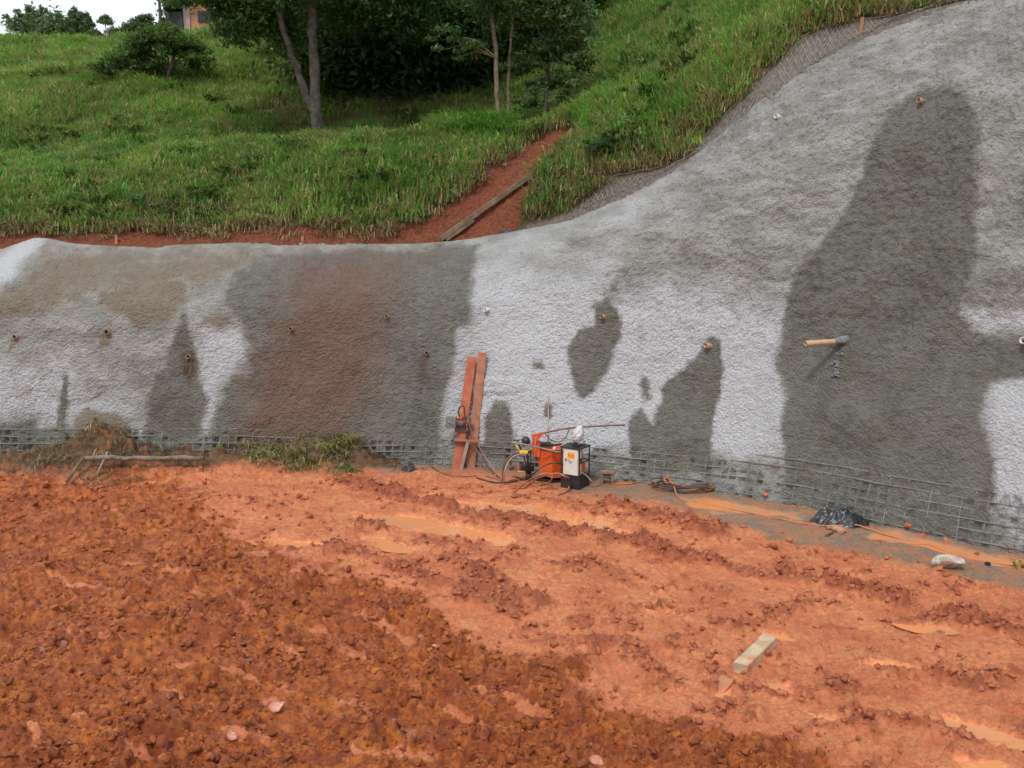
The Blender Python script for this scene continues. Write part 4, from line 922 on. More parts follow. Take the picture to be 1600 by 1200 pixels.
# ================================================================ THINGS ON THE HILL
OLDW = simple('weathered_wood', (.20, .145, .095), (.11, .08, .05), 5, .85, .012, 12, mud=((.20, .08, .045), 2.5, .55))
def beam(name, a, b, w, h, mat, label, cat, twist=0., split=False, lift=.5, bev=.012):
    a = Vector(a); b = Vector(b); d = b-a; L = d.length; d.normalize(); side = d.cross(Vector((0,0,1))).normalized(); up = side.cross(d); c = (a+b)/2
    M_ = Matrix((d, side, up)).transposed().to_4x4() @ Matrix.Rotation(twist, 4, 'X')
    o_ = []
    mb = MB(); n_seg = max(2, int(L/.25)); vs = []; fs = []; r_ = random.Random(int(L*1000))
    prof_ = [(-.5,-.42),(-.42,-.5),(.42,-.5),(.5,-.42),(.5,.42),(.42,.5),(-.42,.5),(-.5,.42)]
    for i in range(n_seg+1):
        f = i/n_seg; wob = (r_.gauss(0, .03), r_.gauss(0, .03)); s_ = 1+r_.gauss(0, .025)
        for (py_, pz_) in prof_: vs.append(c+M_ @ Vector(((f-.5)*L+(r_.gauss(0, .01) if i in (0, n_seg) else 0), (py_*s_+wob[0]*.5)*w, (pz_*s_+wob[1]*.5)*h+lift*h)))
    for i in range(n_seg):
        for k in range(8): fs.append((i*8+k, i*8+(k+1) % 8, (i+1)*8+(k+1) % 8, (i+1)*8+k))
    fs += [tuple(range(8))[::-1], tuple(n_seg*8+k for k in range(8))]
    mb.add(vs, fs); o = mb.build(name, mat, None, a); tag(o, label, cat); return o
a = hill_at(690, 374, 19, 24); b = hill_at(842, 266, 20, 25)
beam('log', a+Vector((0,0,.0)), b+Vector((0,0,.02)), .12, .12, OLDW, 'long weathered split log lying up the red soil gully', 'log')
beam('plank', a+Vector((.12,-.05,0)), a.lerp(b, .28)+Vector((.1,0,0)), .07, .06, OLDW, 'thin grey plank beside the lower end of the gully log', 'plank')
# black plastic scrap by the gully foot
BLK = simple('black_plastic', (.012, .013, .015), (.02, .021, .024), 9, .36, .012, 9, spec=.6)
def crumple(c, sx, sy, sz, seed, mat, name, label, cat, n=64, rot=0.):
    """a crumpled sheet heap: lumpy dome with sharp folds, open underside on the ground"""
    u = np.linspace(0, 1, n); a = np.linspace(0, 2*np.pi, n*2, endpoint=False); U, A_ = np.meshgrid(u, a, indexing='ij')
    cx_, cy_ = np.cos(A_)*U, np.sin(A_)*U
    edge = 1+.22*pn(np.cos(A_)*1.6+seed, np.sin(A_)*1.6, seed)+.10*pn(np.cos(A_)*5, np.sin(A_)*5+seed, seed+1)
    x = cx_*edge; y = cy_*edge
    w_ = .35*pn(x*2+seed, y*2, seed+2); f = 1-2*np.abs(pn(x*1.9+w_, y*2.6-w_, seed+3)); f2 = 1-2*np.abs(pn(x*4.6+w_, y*5.2+w_, seed+4)); f3 = 1-2*np.abs(pn(x*10, y*11+w_, seed+6))
    z = np.clip(1-U**2.6, 0, 1)**.8*(.62+.5*pn(x*1.2, y*1.2, seed+5)+.36*f+.20*f2+.08*f3)+.02
    ca, sa_ = math.cos(rot), math.sin(rot); xx = x*sx; yy = y*sy
    X_ = c.x+xx*ca-yy*sa_; Y_ = c.y+xx*sa_+yy*ca; Z_ = c.z-.02+z*sz
    V = np.stack([X_, Y_, Z_], -1).reshape(-1, 3); i = np.arange(n*2*n).reshape(n, n*2); j = np.roll(i, -1, 1)
    Fc = np.stack([i[:-1], i[1:], j[1:], j[:-1]], -1).reshape(-1, 4)
    o = mesh_np(name, V, Fc, mat, None, False); o.data.update(); tag(o, label, cat); return o
p = hill_at(795, 362, 18.5, 22); crumple(p, .22, .08, .10, 3, BLK, 'plastic_scrap', 'small scrap of black plastic on the wall top at the gully foot', 'plastic scrap', 20, -.3)
g0 = hill_at(940, 252, 18, 24); tr = thing('dark_bush', g0, 'small dark grey leaved bush in the grass right of the gully', 'bush')
mb = MB(); mb.tube([g0-Vector((0,0,.1)), g0+Vector((0,0,.4))], .02, 5); mb.build('stem', BARK, tr)
crown('crown', tr, [((g0.x, g0.y, g0.z+.32), .34, .2), ((g0.x+.3, g0.y, g0.z+.3), .2, .14)], 700, .055, LEAF_DARK, 47)
# leaning fence posts on the skyline
CONC = simple('old_concrete', (.20, .17, .15), (.13, .11, .10), 6, .9)
b = hill_at(169, 66, 38, 46); Yp = b.y
def postthing(pts, r, label):
    mb = MB(); mb.tube(pts, r, 6); o = mb.build('fence_post', CONC, None, pts[0]); tag(o, label, 'fence post', 'bent fence posts on the skyline')
postthing([b-Vector((0,0,.3)), at(169,50,Yp), at(171,47,Yp), at(177,41,Yp)], .08, 'brown fence post with bent top against the sky')
b = hill_at(53, 74, 38, 46); Yp = b.y
postthing([b-Vector((0,0,.3)), at(54,66,Yp), at(60,62,Yp)], .045, 'pale thin bent fence post in front of the left skyline trees')
# house behind the big tree
HW = simple('orange_render', (.50, .24, .13), (.40, .18, .10), 3, .9, .01, 20); HR = simple('dark_roof', (.035, .03, .035), (.06, .05, .05), 4, .8); HG = simple('dark_window', (.02, .02, .02), None, 4, .2); HC_ = simple('pale_render', (.46, .36, .31), (.36, .27, .23), 3, .9)
b = at(342, 62, 50); b.z -= .6
hs = thing('house', b, 'orange rendered house with dark roof partly hidden by the tree crown', 'house')
mb = MB(); mb.box((b.x+.3, b.y+2, b.z+1.7), (3.6, 4, 3.4)); mb.build('wall', HW, hs)
mb = MB(); mb.box((b.x-1.62, b.y-.03, b.z+1.7), (.34, .1, 3.4)); mb.build('corner_pier', HC_, hs)
mb = MB(); mb.add([(b.x-2.6,b.y-.7,b.z+1.95),(b.x-2.6,b.y-.7,b.z+2.2),(b.x-2.6,b.y+5,b.z+2.2),(b.x-2.6,b.y+5,b.z+1.95),(b.x+.3,b.y-.7,b.z+4.3),(b.x+.3,b.y-.7,b.z+4.55),(b.x+.3,b.y+5,b.z+4.55),(b.x+.3,b.y+5,b.z+4.3),(b.x+3.2,b.y-.7,b.z+3.1),(b.x+3.2,b.y-.7,b.z+3.35),(b.x+3.2,b.y+5,b.z+3.35),(b.x+3.2,b.y+5,b.z+3.1)],
   [(0,1,5,4),(1,2,6,5),(2,3,7,6),(3,0,4,7),(4,5,9,8),(5,6,10,9),(6,7,11,10),(7,4,8,11),(0,3,2,1),(8,9,10,11)]); mb.build('roof', HR, hs)
mb = MB(); mb.box((b.x-2.15, b.y+1, b.z+1.2), (.7, 2.4, 1.5)); mb.build('lean_to', HR, hs)
mb = MB(); mb.box((b.x-.55, b.y-.02, b.z+1.75), (.95, .12, .55)); w_ = mb.build('window', HG, hs)

# ================================================================ EQUIPMENT AT THE WALL FOOT
ORG = simple('orange_paint', (.72, .105, .018), (.55, .075, .018), 3.5, .42, .002, 30, .5, mud=((.50, .20, .09), 6, .53))
BLKP = simple('black_paint', (.013, .013, .015), (.03, .025, .022), 5, .45, .002, 40, .5, mud=((.30, .14, .07), 5, .64))
GREY = simple('grey_panel', (.62, .60, .53), (.54, .52, .46), 4, .45, .001, 30, .5, mud=((.42, .27, .17), 7, .60))
STEEL = simple('steel_rod', (.42, .40, .39), (.28, .22, .19), 8, .35, .002, 40, .5, .7)
RUST = simple('rusty_pipe', (.12, .055, .05), (.20, .09, .07), 6, .65)
HOSE = simple('black_hose', (.03, .028, .027), (.10, .06, .045), 9, .5, .001, 40, .5, mud=((.42, .17, .085), 3.2, .56))
HOSEM = simple('muddy_hose', (.42, .17, .085), (.26, .12, .075), 6, .6)
CORD = simple('orange_cord', (.55, .19, .07), (.42, .15, .06), 6, .6)
YEL = simple('yellow_paint', (.80, .55, .02), (.66, .42, .03), 7, .4)
REDP = simple('red_paint', (.55, .06, .04), (.40, .05, .04), 7, .5)
WOODR = simple('red_plank', (.40, .105, .05), (.30, .075, .04), 5, .7, .006, 14, mud=((.46, .18, .09), 2.4, .58))
WOODB = simple('brown_plank', (.36, .15, .085), (.25, .10, .06), 6, .75, .006, 14, mud=((.30, .09, .05), 3, .6))

# electrical cabinet in a black frame
fc = G(905, 766); fc.z = gz(fc.x, fc.y)*.5
th_ = math.atan2(.34, .44)                                     # yaw of the cabinet
e1 = Vector((-math.cos(R(32)), math.sin(R(32)), 0))            # along the front face, leftwards
e2 = Vector((math.sin(R(32)), math.cos(R(32)), 0))             # along the right side, backwards
Wc, Dc, Hc = .40, .42, .80
cb = thing('control_cabinet', fc, 'grey electrical control cabinet with orange sticker in an open black frame', 'control cabinet')
def cpt(u, v, z): return fc+e1*u+e2*v+Vector((0, 0, z))
RM = Matrix((e1*-1, e2, Vector((0,0,1)))).transposed().to_4x4()
def cbox(name, u0, u1, v0, v1, z0, z1, mat, par=cb, bev=.004):
    mb = MB(); mb.box(cpt((u0+u1)/2, (v0+v1)/2, (z0+z1)/2), (abs(u1-u0), abs(v1-v0), z1-z0), RM, bev=bev); return mb.build(name, mat, par)
cbox('base_box', 0, Wc, 0, Dc, .0, .25, BLKP)
cbox('top_plate', -.015, Wc+.015, -.015, Dc+.015, .775, .80, BLKP)
for u, v in ((.008,.008),(Wc-.008,.008),(.008,Dc-.008),(Wc-.008,Dc-.008)): cbox('frame_post', u-.011, u+.011, v-.011, v+.011, .25, .775, BLKP)
cbox('frame_rail', .019, Wc-.019, Dc-.016, Dc, .5, .52, BLKP); cbox('frame_rail', -.003, .019, .03, Dc-.03, .5, .52, BLKP)
body = cbox('cabinet_body', .035, Wc-.045, .012, .15, .262, .765, GREY, bev=.008)
dr = cbox('door', .045, Wc-.055, .002, .0115, .272, .752, GREY, bev=.003)
STKM = simple('orange_sticker', (.95, .33, .01), None, 3, .5); STKR = simple('sticker_border', (.72, .10, .01), None, 3, .5); STKY = simple('sticker_letters', (.30, .07, .01), None, 3, .5)
def face_box(name, u0, u1, z0, z1, proud, mat, par): o = cbox(name, u0, u1, .002-proud, .002-proud+.0015, z0, z1, mat, par, 0); return o
st = face_box('sticker', .11, .255, .585, .705, .002, STKR, cb); face_box('sticker_face', .118, .247, .593, .697, .004, STKM, st)
try:
    cu = bpy.data.curves.new('lettering', 'FONT'); cu.body = 'Fenk'; cu.size = .062; cu.align_x = 'CENTER'; cu.align_y = 'CENTER'; cu.extrude = .0006
    fo = bpy.data.objects.new('lettering', cu); link(fo); bpy.context.view_layer.update()
    me = bpy.data.meshes.new_from_object(fo.evaluated_get(bpy.context.evaluated_depsgraph_get())); bpy.data.objects.remove(fo)
    M_ = Matrix((e1*-1, Vector((0,0,1)), e2*-1)).transposed().to_4x4(); me.transform(Matrix.Translation(cpt(.1825, .002-.0062, .645)-fc) @ M_ @ Matrix.Scale(1.15, 4, (0,1,0)))
    me.materials.clear(); me.materials.append(STKY); lo = bpy.data.objects.new('lettering', me); link(lo, st)
except Exception as ex: print('text', ex)
for u, z, r in ((.285, .56, .016), (.22, .55, .009), (.165, .535, .009), (.20, .51, .009)):
    mb = MB(); mb.cyl(cpt(u, -.004, z), cpt(u, -.022, z), r, 12); mb.build('switch_knob', BLKP, cb)
for v, z in ((.06, .70), (.06, .50), (.06, .40)):
    mb = MB(); mb.cyl(cpt(.033, v, z), cpt(.012, v, z), .018, 10); mb.build('cable_gland', GREY, cb)
cbox('side_socket', .01, .034, .05, .10, .53, .60, BLKP)
cbox('motor_cover', .06, .30, .19, .36, .27, .46, ORG, bev=.02); cbox('motor_cover', .10, .24, .20, .33, .48, .70, ORG, bev=.02)
# white plastic bag tied on top of the cabinet
BAG = NT('thin_white_plastic'); BAG.fin(BAG.mix(BAG.noise(14, 3), (.80, .80, .80), (.66, .68, .70)), .35, BAG.bump(BAG.noise(18, 4, .6), .02)); BAG.b.inputs['Transmission Weight'].default_value = .25; BAG = BAG.m
def bag(c, label):
    n = 26; V = []; nn = 28
    for i in range(nn):
        f = i/(nn-1); r = [.02,.085,.125,.14,.142,.135,.122,.10,.07,.01][int(f*9)]*(1-(f*9 % 1))+[.02,.085,.125,.14,.142,.135,.122,.10,.07,.01][min(9, int(f*9)+1)]*(f*9 % 1)
        for k in range(n):
            a = 2*math.pi*k/n; q = 1+.45*float(pn(math.cos(a)*1.8+3, math.sin(a)*1.8+f*3, 71))+.35*abs(float(pn(math.cos(a)*4+7, math.sin(a)*4+f*6, 72)))-.12
            V.append((c.x+r*.80*q*math.cos(a)+.07*f, c.y+r*.66*q*math.sin(a), c.z+f*.35))
    Fc = [(i*n+k, i*n+(k+1) % n, (i+1)*n+(k+1) % n, (i+1)*n+k) for i in range(nn-1) for k in range(n)]
    o = mesh_np('plastic_bag', V, Fc, BAG, None, False); tag(o, label, 'plastic bag'); return o
tc = cpt(.17, .2, .80)
mb = MB(); mb.box(tc+Vector((0,0,.02)), (.16, .12, .035), RM, bev=.01); mb.cyl(tc+Vector((-.02,0,.03)), tc+Vector((-.02,0,.085)), .035, 10); mb.tube([tc+Vector((-.12,0,.03)), tc+Vector((-.18,.02,.04))], .012, 6); mb.build('pressure_switch', BLKP, cb)
mb = MB(); mb.cyl(cpt(.07, .3, .80), cpt(.07, .3, .87), .028, 12); mb.cyl(cpt(.07, .3, .87), cpt(.07, .3, .885), .016, 10); mb.build('small_bottle', simple('glass_grey', (.10,.11,.12), (.3,.32,.33), 20, .2), cb)
bag(tc+Vector((.0, 0, .05)), 'crumpled white plastic bag pulled over the switch on top of the cabinet')

# grout pump with orange hopper
Yh = atz(862, 752).y
def W(px, py, dy=0.): return at(px, py, Yh+dy)
h0 = atz(862, 752); h0.z = .0
gp = thing('grout_pump', h0, 'orange grout pump with hopper, upright arm and black round gauge', 'grout pump')
def prism(name, low, high, mat, par, depth=.5):
    """faceted tank: front outline low/high px rows, given depth offsets"""
    n = len(low); V = [W(x, y, d) for x, y, d in low]+[W(x, y, d) for x, y, d in high]
    f = [tuple(range(n))[::-1], tuple(range(n, 2*n))]+[(i, (i+1) % n, n+(i+1) % n, n+i) for i in range(n)]
    mb = MB(); mb.add(V, f); o = mb.build(name, mat, par); return o
prism('hopper', [(843,742,.05),(863,747,-.10),(884,746,.0),(884,744,.5),(843,739,.5)], [(839,700,.05),(863,704,-.14),(886,702,.0),(888,697,.55),(838,695,.55)], ORG, gp)
mb = MB(); rimp = [W(838.5,699.5,.03), W(863,703.5,-.16), W(887,701.5,-.02), W(889,696.5,.57), W(837.5,694.5,.57)]; mb.tube(rimp+rimp[:1], .016, 6); mb.build('hopper_rim', ORG, gp)
prism('skid', [(838,750,.0),(863,756,-.15),(890,754,.0),(890,751,.5),(838,747,.5)], [(838,746,.0),(863,751,-.15),(890,750,.0),(890,746.5,.5),(838,743,.5)], BLKP, gp)
mb = MB(); mb.box(W(850,694,.25), (.28,.2,.06), bev=.01); mb.tube([W(842,690,.2), W(868,695,.2)], .012, 6); mb.tube([W(858,697,.05), W(876,694,.4)], .02, 6); mb.build('agitator', BLKP, gp)
mb = MB(); mb.box(W(866,700,-.05), (.035,.03,.05), Matrix.Rotation(.6, 4, 'Y')); mb.build('paper_rag', simple('white_rag', (.75,.75,.72), None, 3, .8), gp)
# upright arm, bracket and raised handle bar
mb = MB(); mb.box((W(834,678,-.05)+W(834,713,-.05))/2, (.062, .07, (W(834,678)-W(834,713)).z), bev=.006); mb.build('upright_post', ORG, gp)
mb = MB(); mb.box((W(840.5,690,.02)+W(840.5,712,.02))/2, (.075, .09, (W(840,688)-W(840,714)).z), bev=.006); mb.build('post_housing', ORG, gp)
mb = MB(); a = W(831,680.5,-.05); b = W(848,676.5,-.05); mb.tube([a, W(839,680,-.05), b], .036, 4); mb.build('arm_bracket', ORG, gp)
mb = MB(); mb.add([W(837,684,-.07),W(846,679,-.07),W(846,682,-.07),W(839,691,-.07),W(837,684,-.0),W(846,679,-.0),W(846,682,-.0),W(839,691,-.0)], [(0,1,2,3),(7,6,5,4),(0,4,5,1),(1,5,6,2),(2,6,7,3),(3,7,4,0)]); mb.build('gusset', ORG, gp)
mb = MB(); mb.tube(smoothpts([W(846,677.5,-.05), W(866,673,-.05), W(886,669.5,-.05), W(915,667,-.05), W(950,665,-.05), W(977,664,-.05)], 4), .017, 8); mb.build('lever_bar', RUST, gp)
mb = MB(); mb.tube(smoothpts([W(852,678,-.05), W(858,685,-.03), W(868,690,-.03), W(878,689,-.03), W(885,681,-.03), W(889,671,-.05)], 5), .009, 6); mb.build('bar_cable', HOSE, gp)
mb = MB(); mb.cyl(W(822,689,-.12), W(822,689,.02), .075, 20); mb.tube([W(822,689,-.05), W(829,691,-.05)], .02, 8); mb.build('pressure_gauge', BLKP, gp)
mb = MB(); bm = bmesh.new(); bmesh.ops.create_uvsphere(bm, u_segments=18, v_segments=10, radius=.083); c = W(821.5,688.5,-.06); mb.add([v.co+c for v in bm.verts], [[v.index for v in f.verts] for f in bm.faces], True); bm.free(); mb.build('gauge_damper', BLKP, gp)
mb = MB(); mb.tube([W(795,690.5,-.2), W(806,692,-.2), W(820,694.5,-.2), W(845,700,-.2), W(868,706,-.2), W(876,706.5,-.18), W(882,703,-.16)], .0135, 8); mb.build('steel_lance', STEEL, gp)
mb = MB(); mb.tube([W(802,689,-.1), W(808,687.5,-.1), W(818,687,-.1)], .011, 6); mb.tube([W(808,688,-.1), W(812,698,-.1), W(815,704,-.1)], .018, 6); mb.build('valve_hose', BLKP, gp)
mb = MB(); mb.box(W(819,706,-.15), (.15, .08, .055), Matrix.Rotation(.1, 4, 'Y'), bev=.012); mb.tube([W(806,694,-.17), W(809,700,-.16), W(813,706,-.15)], .018, 6); mb.tube([W(826,704,-.15), W(832,700,-.15)], .013, 6); mb.cyl(W(813,708,-.19), W(813,708,-.1), .035, 10); mb.build('yellow_valve', YEL, gp)
mb = MB(); mb.box(W(828,704,-.12), (.06, .07, .07), bev=.01); mb.tube([W(829,705,-.1), W(829,744,-.1)], .012, 6); mb.tube([W(824,706,-.1), W(825,725,0), W(827,748,0)], .02, 6); mb.tube([W(818,712,0), W(823,728,0), W(834,724,.1)], .014, 6); mb.tube([W(838,747,.1), W(822,749,.0), W(806,746,.0)], .02, 6); mb.box(W(826,742,.1), (.12,.3,.10), bev=.02); mb.build('pump_frame', BLKP, gp)
mb = MB()
for dz in (0,): mb.tube([W(806,726,.15), W(812,726,.15), W(812,736,.15), W(806,736,.15), W(806,726,.15)], .014, 4)
mb.build('red_bracket', REDP, gp)
mb = MB(); mb.box(W(824,731,.2), (.27, .14, .12), bev=.02); mb.build('drive_motor', BLKP, gp)
mb = MB(); mb.box(W(815,736.6,.08), (.15, .03, .016)); mb.build('yellow_strip', YEL, gp)
mb = MB(); mb.cyl(W(799,731,.15), W(799,731,.25), .055, 12); mb.tube([W(797,715,.2), W(798,726,.2)], .02, 6); mb.build('small_wheel', simple('rusty_iron', (.14,.06,.035), (.08,.05,.04), 8, .8), gp)
# hoses of the pump (lie and loop freely)
def hose(pts, r, mat, label, name='hose', cat='hose', group=None, n=7):
    P_ = smoothpts(pts, 6); mb = MB(); mb.tube(P_, r, n); o = mb.build(name, mat, None, P_[0]); return tag(o, label, cat, group)
def g_(px, py, up=.02): return G(px, py, up)
hose([W(812,708,-.2), W(800,712,-.25), W(790,722,-.3), W(786,738,-.35), G(787,756,.03)], .024, HOSE, 'thick black hose arching from the yellow valve down to the mud')
hose([G(787,758,.02), W(788,738,-.4), W(794,722,-.35), W(803,713,-.3), W(815,709,-.2)], .014, simple('grey_hose', (.30,.27,.25), (.45,.2,.12), 7, .6), 'thin grey hose beside the thick black arch')
hose([W(884,727,-.2), W(872,724,-.3), W(860,724,-.35), W(848,729,-.4), W(836,738,-.4), G(822,749,.02), G(800,754,.02), G(772,755,.02), G(745,748,.02)], .016, HOSE, 'black hose bending over the hopper front and running left over the mud')
hose([G(806,768,.02), G(822,757,.05), W(836,745,-.7), W(850,740,-.75), W(862,741,-.7), W(862,748,-.7), G(856,757,.03), G(842,760,.02)], .016, HOSEM, 'mud coated hose looping in front of the hopper')
hose([G(816,766,.02), G(838,754,.08), W(858,742,-.8), W(872,740,-.9), W(884,745,-1.), G(891,758,.10), G(887,768,.03), G(872,774,.02)], .018, HOSEM, 'orange muddy hose making the largest loop before the pump and cabinet')
hose([G(815,757,.02), G(806,750,.02), G(790,753,.02), G(772,748,.02), G(760,745,.02)], .012, HOSEM, 'thin muddy hose lying left of the pump')
hose([cpt(.02,.1,.33), cpt(-.06,.18,.25), cpt(-.18,.25,.12), G(946,752,.02)], .012, simple('pink_hose', (.45,.22,.18), (.3,.2,.17), 7, .5), 'short reddish cable hanging from the cabinet side', 'cable', 'cable')
# slender stick leaning on the wall behind the pump
p, n, t, z = on_wall(857, 618); b = G(851, 742)
mb = MB(); mb.tube([b, b.lerp(p, .5)+Vector((.03,0,0)), p+n*.03], .013, 6); tag(mb.build('stick', simple('pale_stick', (.40,.27,.20), (.3,.2,.15), 6, .8), None, b), 'thin pale stick leaning on the wall behind the pump', 'stick')
# small wooden stool
s0 = G(950, 758); s0.z = gz(s0.x, s0.y)*.5
stl = thing('wooden_stool', s0, 'small muddy wooden stool standing right of the cabinet', 'stool')
STW = simple('stool_wood', (.26, .17, .12), (.18, .11, .075), 7, .8, .005, 20, mud=((.40,.18,.1), 5, .6))
SR = Matrix.Rotation(-.15, 4, 'Z')
mb = MB(); mb.box(s0+Vector((0,.1,.235)), (.26,.22,.035), SR, bev=.004); mb.build('seat', STW, stl)
for sx in (-1, 1): mb = MB(); mb.box(s0+Vector((sx*.095,.1-sx*.014,.108)), (.03,.19,.216), SR, bev=.003); mb.build('leg', STW, stl)
mb = MB(); mb.box(s0+Vector((0,.17,.17)), (.16,.02,.06), SR, bev=.002); mb.build('cross_rail', STW, stl)

# leaning planks with the hoist box
def leanplank(name, bpx, tpx, w, th2, mat, label, dyn=.0, foot=None, top=None):
    b = foot or G(*bpx, -.03); 
    if top is None: p, n, t, z = on_wall(*tpx); top = p+n*(th2*.6+dyn)
    d = (top-b).normalized(); side = Vector((d.z, 0, -d.x)).normalized(); side = Vector((1,0,0))-d*d.x; side.normalize(); nn = d.cross(side).normalized()
    M_ = Matrix((side, nn, d)).transposed().to_4x4(); L = (top-b).length
    mb = MB(); mb.box((b+top)/2, (w, th2, L), M_, bev=.006); o = mb.build(name, mat, None, b); tag(o, label, 'plank', 'planks leaning on the wall'); return b, top, d, side, nn
P1 = leanplank('plank', (713,733), (741,561), .19, .05, WOODR, 'red brown plank leaning on the wall, the shorter left one of the tall pair', .10)
P2 = leanplank('plank', (735,731), (754,552), .18, .045, WOODB, 'brown weathered plank leaning on the wall, tallest and rightmost', .09)
leanplank('stake', (720,733), (729,690), .07, .05, simple('pale_wood', (.36,.24,.19), (.28,.17,.13), 6, .8), 'pale short stick propped between the feet of the leaning planks', top=P1[0].lerp(P1[1], .27)+Vector((.16,-.12,0)))
c = P1[0].lerp(P1[1], .27)+Vector((.13,-.09,.0))
mb = MB(); mb.box(c, (.52,.12,.035), Matrix.Rotation(.05, 4, 'Y'), bev=.004); tag(mb.build('crosspiece', WOODB, None, c), 'thin horizontal board wedged across the leaning planks', 'board')
hb = P1[0].lerp(P1[1], .43)+Vector((-.12,-.14,0))
wn_ = thing('winch_motor', hb, 'grey motor box with round drum and black hose loop hung on the planks', 'winch motor')
DG = simple('dark_grey_metal', (.11,.115,.12), (.17,.17,.17), 6, .5); DG2 = simple('drum_metal', (.09,.07,.06), (.16,.11,.09), 9, .6)
mb = MB(); mb.box(hb+Vector((-.12,-.03,.02)), (.21,.16,.21), Matrix.Rotation(.08, 4, 'Y'), bev=.012); mb.build('motor_box', DG, wn_)
mb = MB(); mb.cyl(hb+Vector((-.02,0,0)), hb+Vector((.17,.02,-.01)), .085, 16); mb.cyl(hb+Vector((.0,0,0)), hb+Vector((.025,0,0)), .10, 16); mb.build('drum', DG2, wn_)
mb = MB(); mb.cyl(hb+Vector((-.15,-.12,.05)), hb+Vector((-.15,-.15,.05)), .016, 8); mb.tube([hb+Vector((-.15,-.14,.05)), hb+Vector((-.09,-.14,.015))], .009, 5); mb.build('crank', STEEL, wn_)
mb = MB(); mb.box(hb+Vector((.08,-.03,.11)), (.07,.06,.07), bev=.015); mb.box(hb+Vector((.20,-.05,.04)), (.08,.05,.06), Matrix.Rotation(.5, 4, 'Y'), bev=.015); mb.build('red_coupling', simple('bright_red', (.75,.08,.02), (.6,.07,.03), 9, .4), wn_)
mb = MB(); mb.cyl(hb+Vector((.03,-.06,.12)), hb+Vector((.03,-.09,.12)), .022, 10); mb.build('brass_nut', simple('brass', (.65,.42,.10), None, 5, .3, metal=.6), wn_)
mb = MB(); mb.tube(smoothpts([hb+Vector((.05,-.05,.14)), hb+Vector((.04,-.06,.26)), hb+Vector((.09,-.06,.36)), hb+Vector((.15,-.06,.34)), hb+Vector((.16,-.06,.2)), hb+Vector((.20,-.08,.02)), hb+Vector((.22,-.08,-.2))], 5), .017, 8); mb.build('hose_loop', HOSE, wn_)
mb = MB(); mb.box(hb+Vector((.12,.02,.07)), (.34,.05,.10), bev=.005); mb.box(hb+Vector((.1,.03,-.14)), (.30,.03,.12), bev=.005); mb.build('mount_plate', DG2, wn_)
hose([hb+Vector((.22,-.08,-.2)), hb+Vector((.25,-.10,-.38)), at(745,703,hb.y-.3), at(757,722,hb.y-.5), G(772,742,.02), G(785,752,.02)], .013, HOSE, 'dark hose hanging from the motor box down to the mud')
hose([hb+Vector((.22,-.04,.1)), hb+Vector((.33,-.06,-.25)), at(752,704,hb.y-.1), at(765,724,hb.y-.4), G(784,749,.02), G(795,754,.02)], .010, HOSEM, 'thin orange muddy cord running from the planks to the pump')
hose([G(672,729,.02), G(690,741,.02), G(718,746,.02), G(745,745,.02)], .008, HOSE, 'thin cable trailing from the black bags toward the pump', 'cable', 'cable')
# tiny black bags at the wall foot
p = G(640, 734); crumple(p, .16, .10, .17, 21, BLK, 'black_bag', 'small crumpled black bag on the mud left of the leaning planks', 'bag', 26)
p = G(633, 735); crumple(p, .09, .08, .10, 27, BLK, 'black_bag', 'tiny black plastic lump touching the left side of the small black bag', 'bag', 18)

# rail of sticks on the left
a = G(142, 742); b = G(318, 738); zr = .36
a2 = at(133, 716, 17.7); b2 = at(318, 716, 17.9)
mb = MB(); q = [a2.lerp(b2, i/12)+Vector((0, 0, random.gauss(0, .012))) for i in range(13)]; mb.tube(q, [.05*random.uniform(.85, 1.15) for _ in q], 9); tag(mb.build('pole', simple('mud_crusted_pole', (.22,.17,.13), (.13,.095,.07), 7, .9, .02, 22), None, a2), 'long mud crusted pole lying level on sticks under the left wall', 'pole')
mb = MB(); mb.tube([G(105,757,.0), a2+Vector((-.02,-.05,.02))], [.035,.03], 6); tag(mb.build('stick', OLDW, None, G(105,757)), 'slanting stick under the left end of the level pole', 'stick')
mb = MB(); mb.tube([G(152,748,.0), at(168,706,17.8)], [.03,.025], 6); tag(mb.build('stick', simple('grey_stick', (.30,.24,.19), (.2,.16,.12), 7, .9), None, G(152,748)), 'pale upright stick crossing behind the level pole', 'stick')
p = at(310, 690, 18.7); q = at(294, 714, 18.35); beam('board', q, p, .11, .03, simple('fresh_board', (.46,.26,.15), (.36,.18,.1), 6, .7), 'short light brown board leaning on the mesh above the level pole', 'board')

# coil of hoses on a board
cc = G(1075, 763); cc.z = gz(cc.x, cc.y)+.03
beam('board', G(1013,757,.02), G(1118,760,.04), .13, .04, simple('muddy_board', (.50,.19,.09), (.36,.14,.08), 5, .8), 'orange muddy board under the hose coil', 'board')
mb = MB(); P_ = []
for i in range(150):
    a_ = i/150*2*math.pi*7; k = i/150; rx = .56+.09*math.sin(i*.71)+.07*math.sin(i*.13); ry = .40+.07*math.sin(i*.53+1)
    P_.append(cc+Vector((rx*math.cos(a_)+.06*math.sin(a_*.31), ry*math.sin(a_)*.85+.05*math.cos(a_*.23), .015+.10*k+.03*math.sin(a_*1.7))))
mb.tube(P_, .0125, 6); tag(mb.build('hose_coil', HOSE, None, cc), 'loose coil of dark hose on the grey gravel by the mesh', 'hose coil')
mb = MB(); P_ = []
for i in range(60):
    a_ = i/60*2*math.pi*2.6+.8; P_.append(cc+Vector((.05+(.50+.06*math.sin(i*.4))*math.cos(a_), .38*math.sin(a_), .10+.03*math.sin(a_*.9))))
mb.tube(P_, .012, 6); tag(mb.build('hose_coil', HOSEM, None, cc), 'reddish muddy hose turns lying on top of the dark coil', 'hose coil')
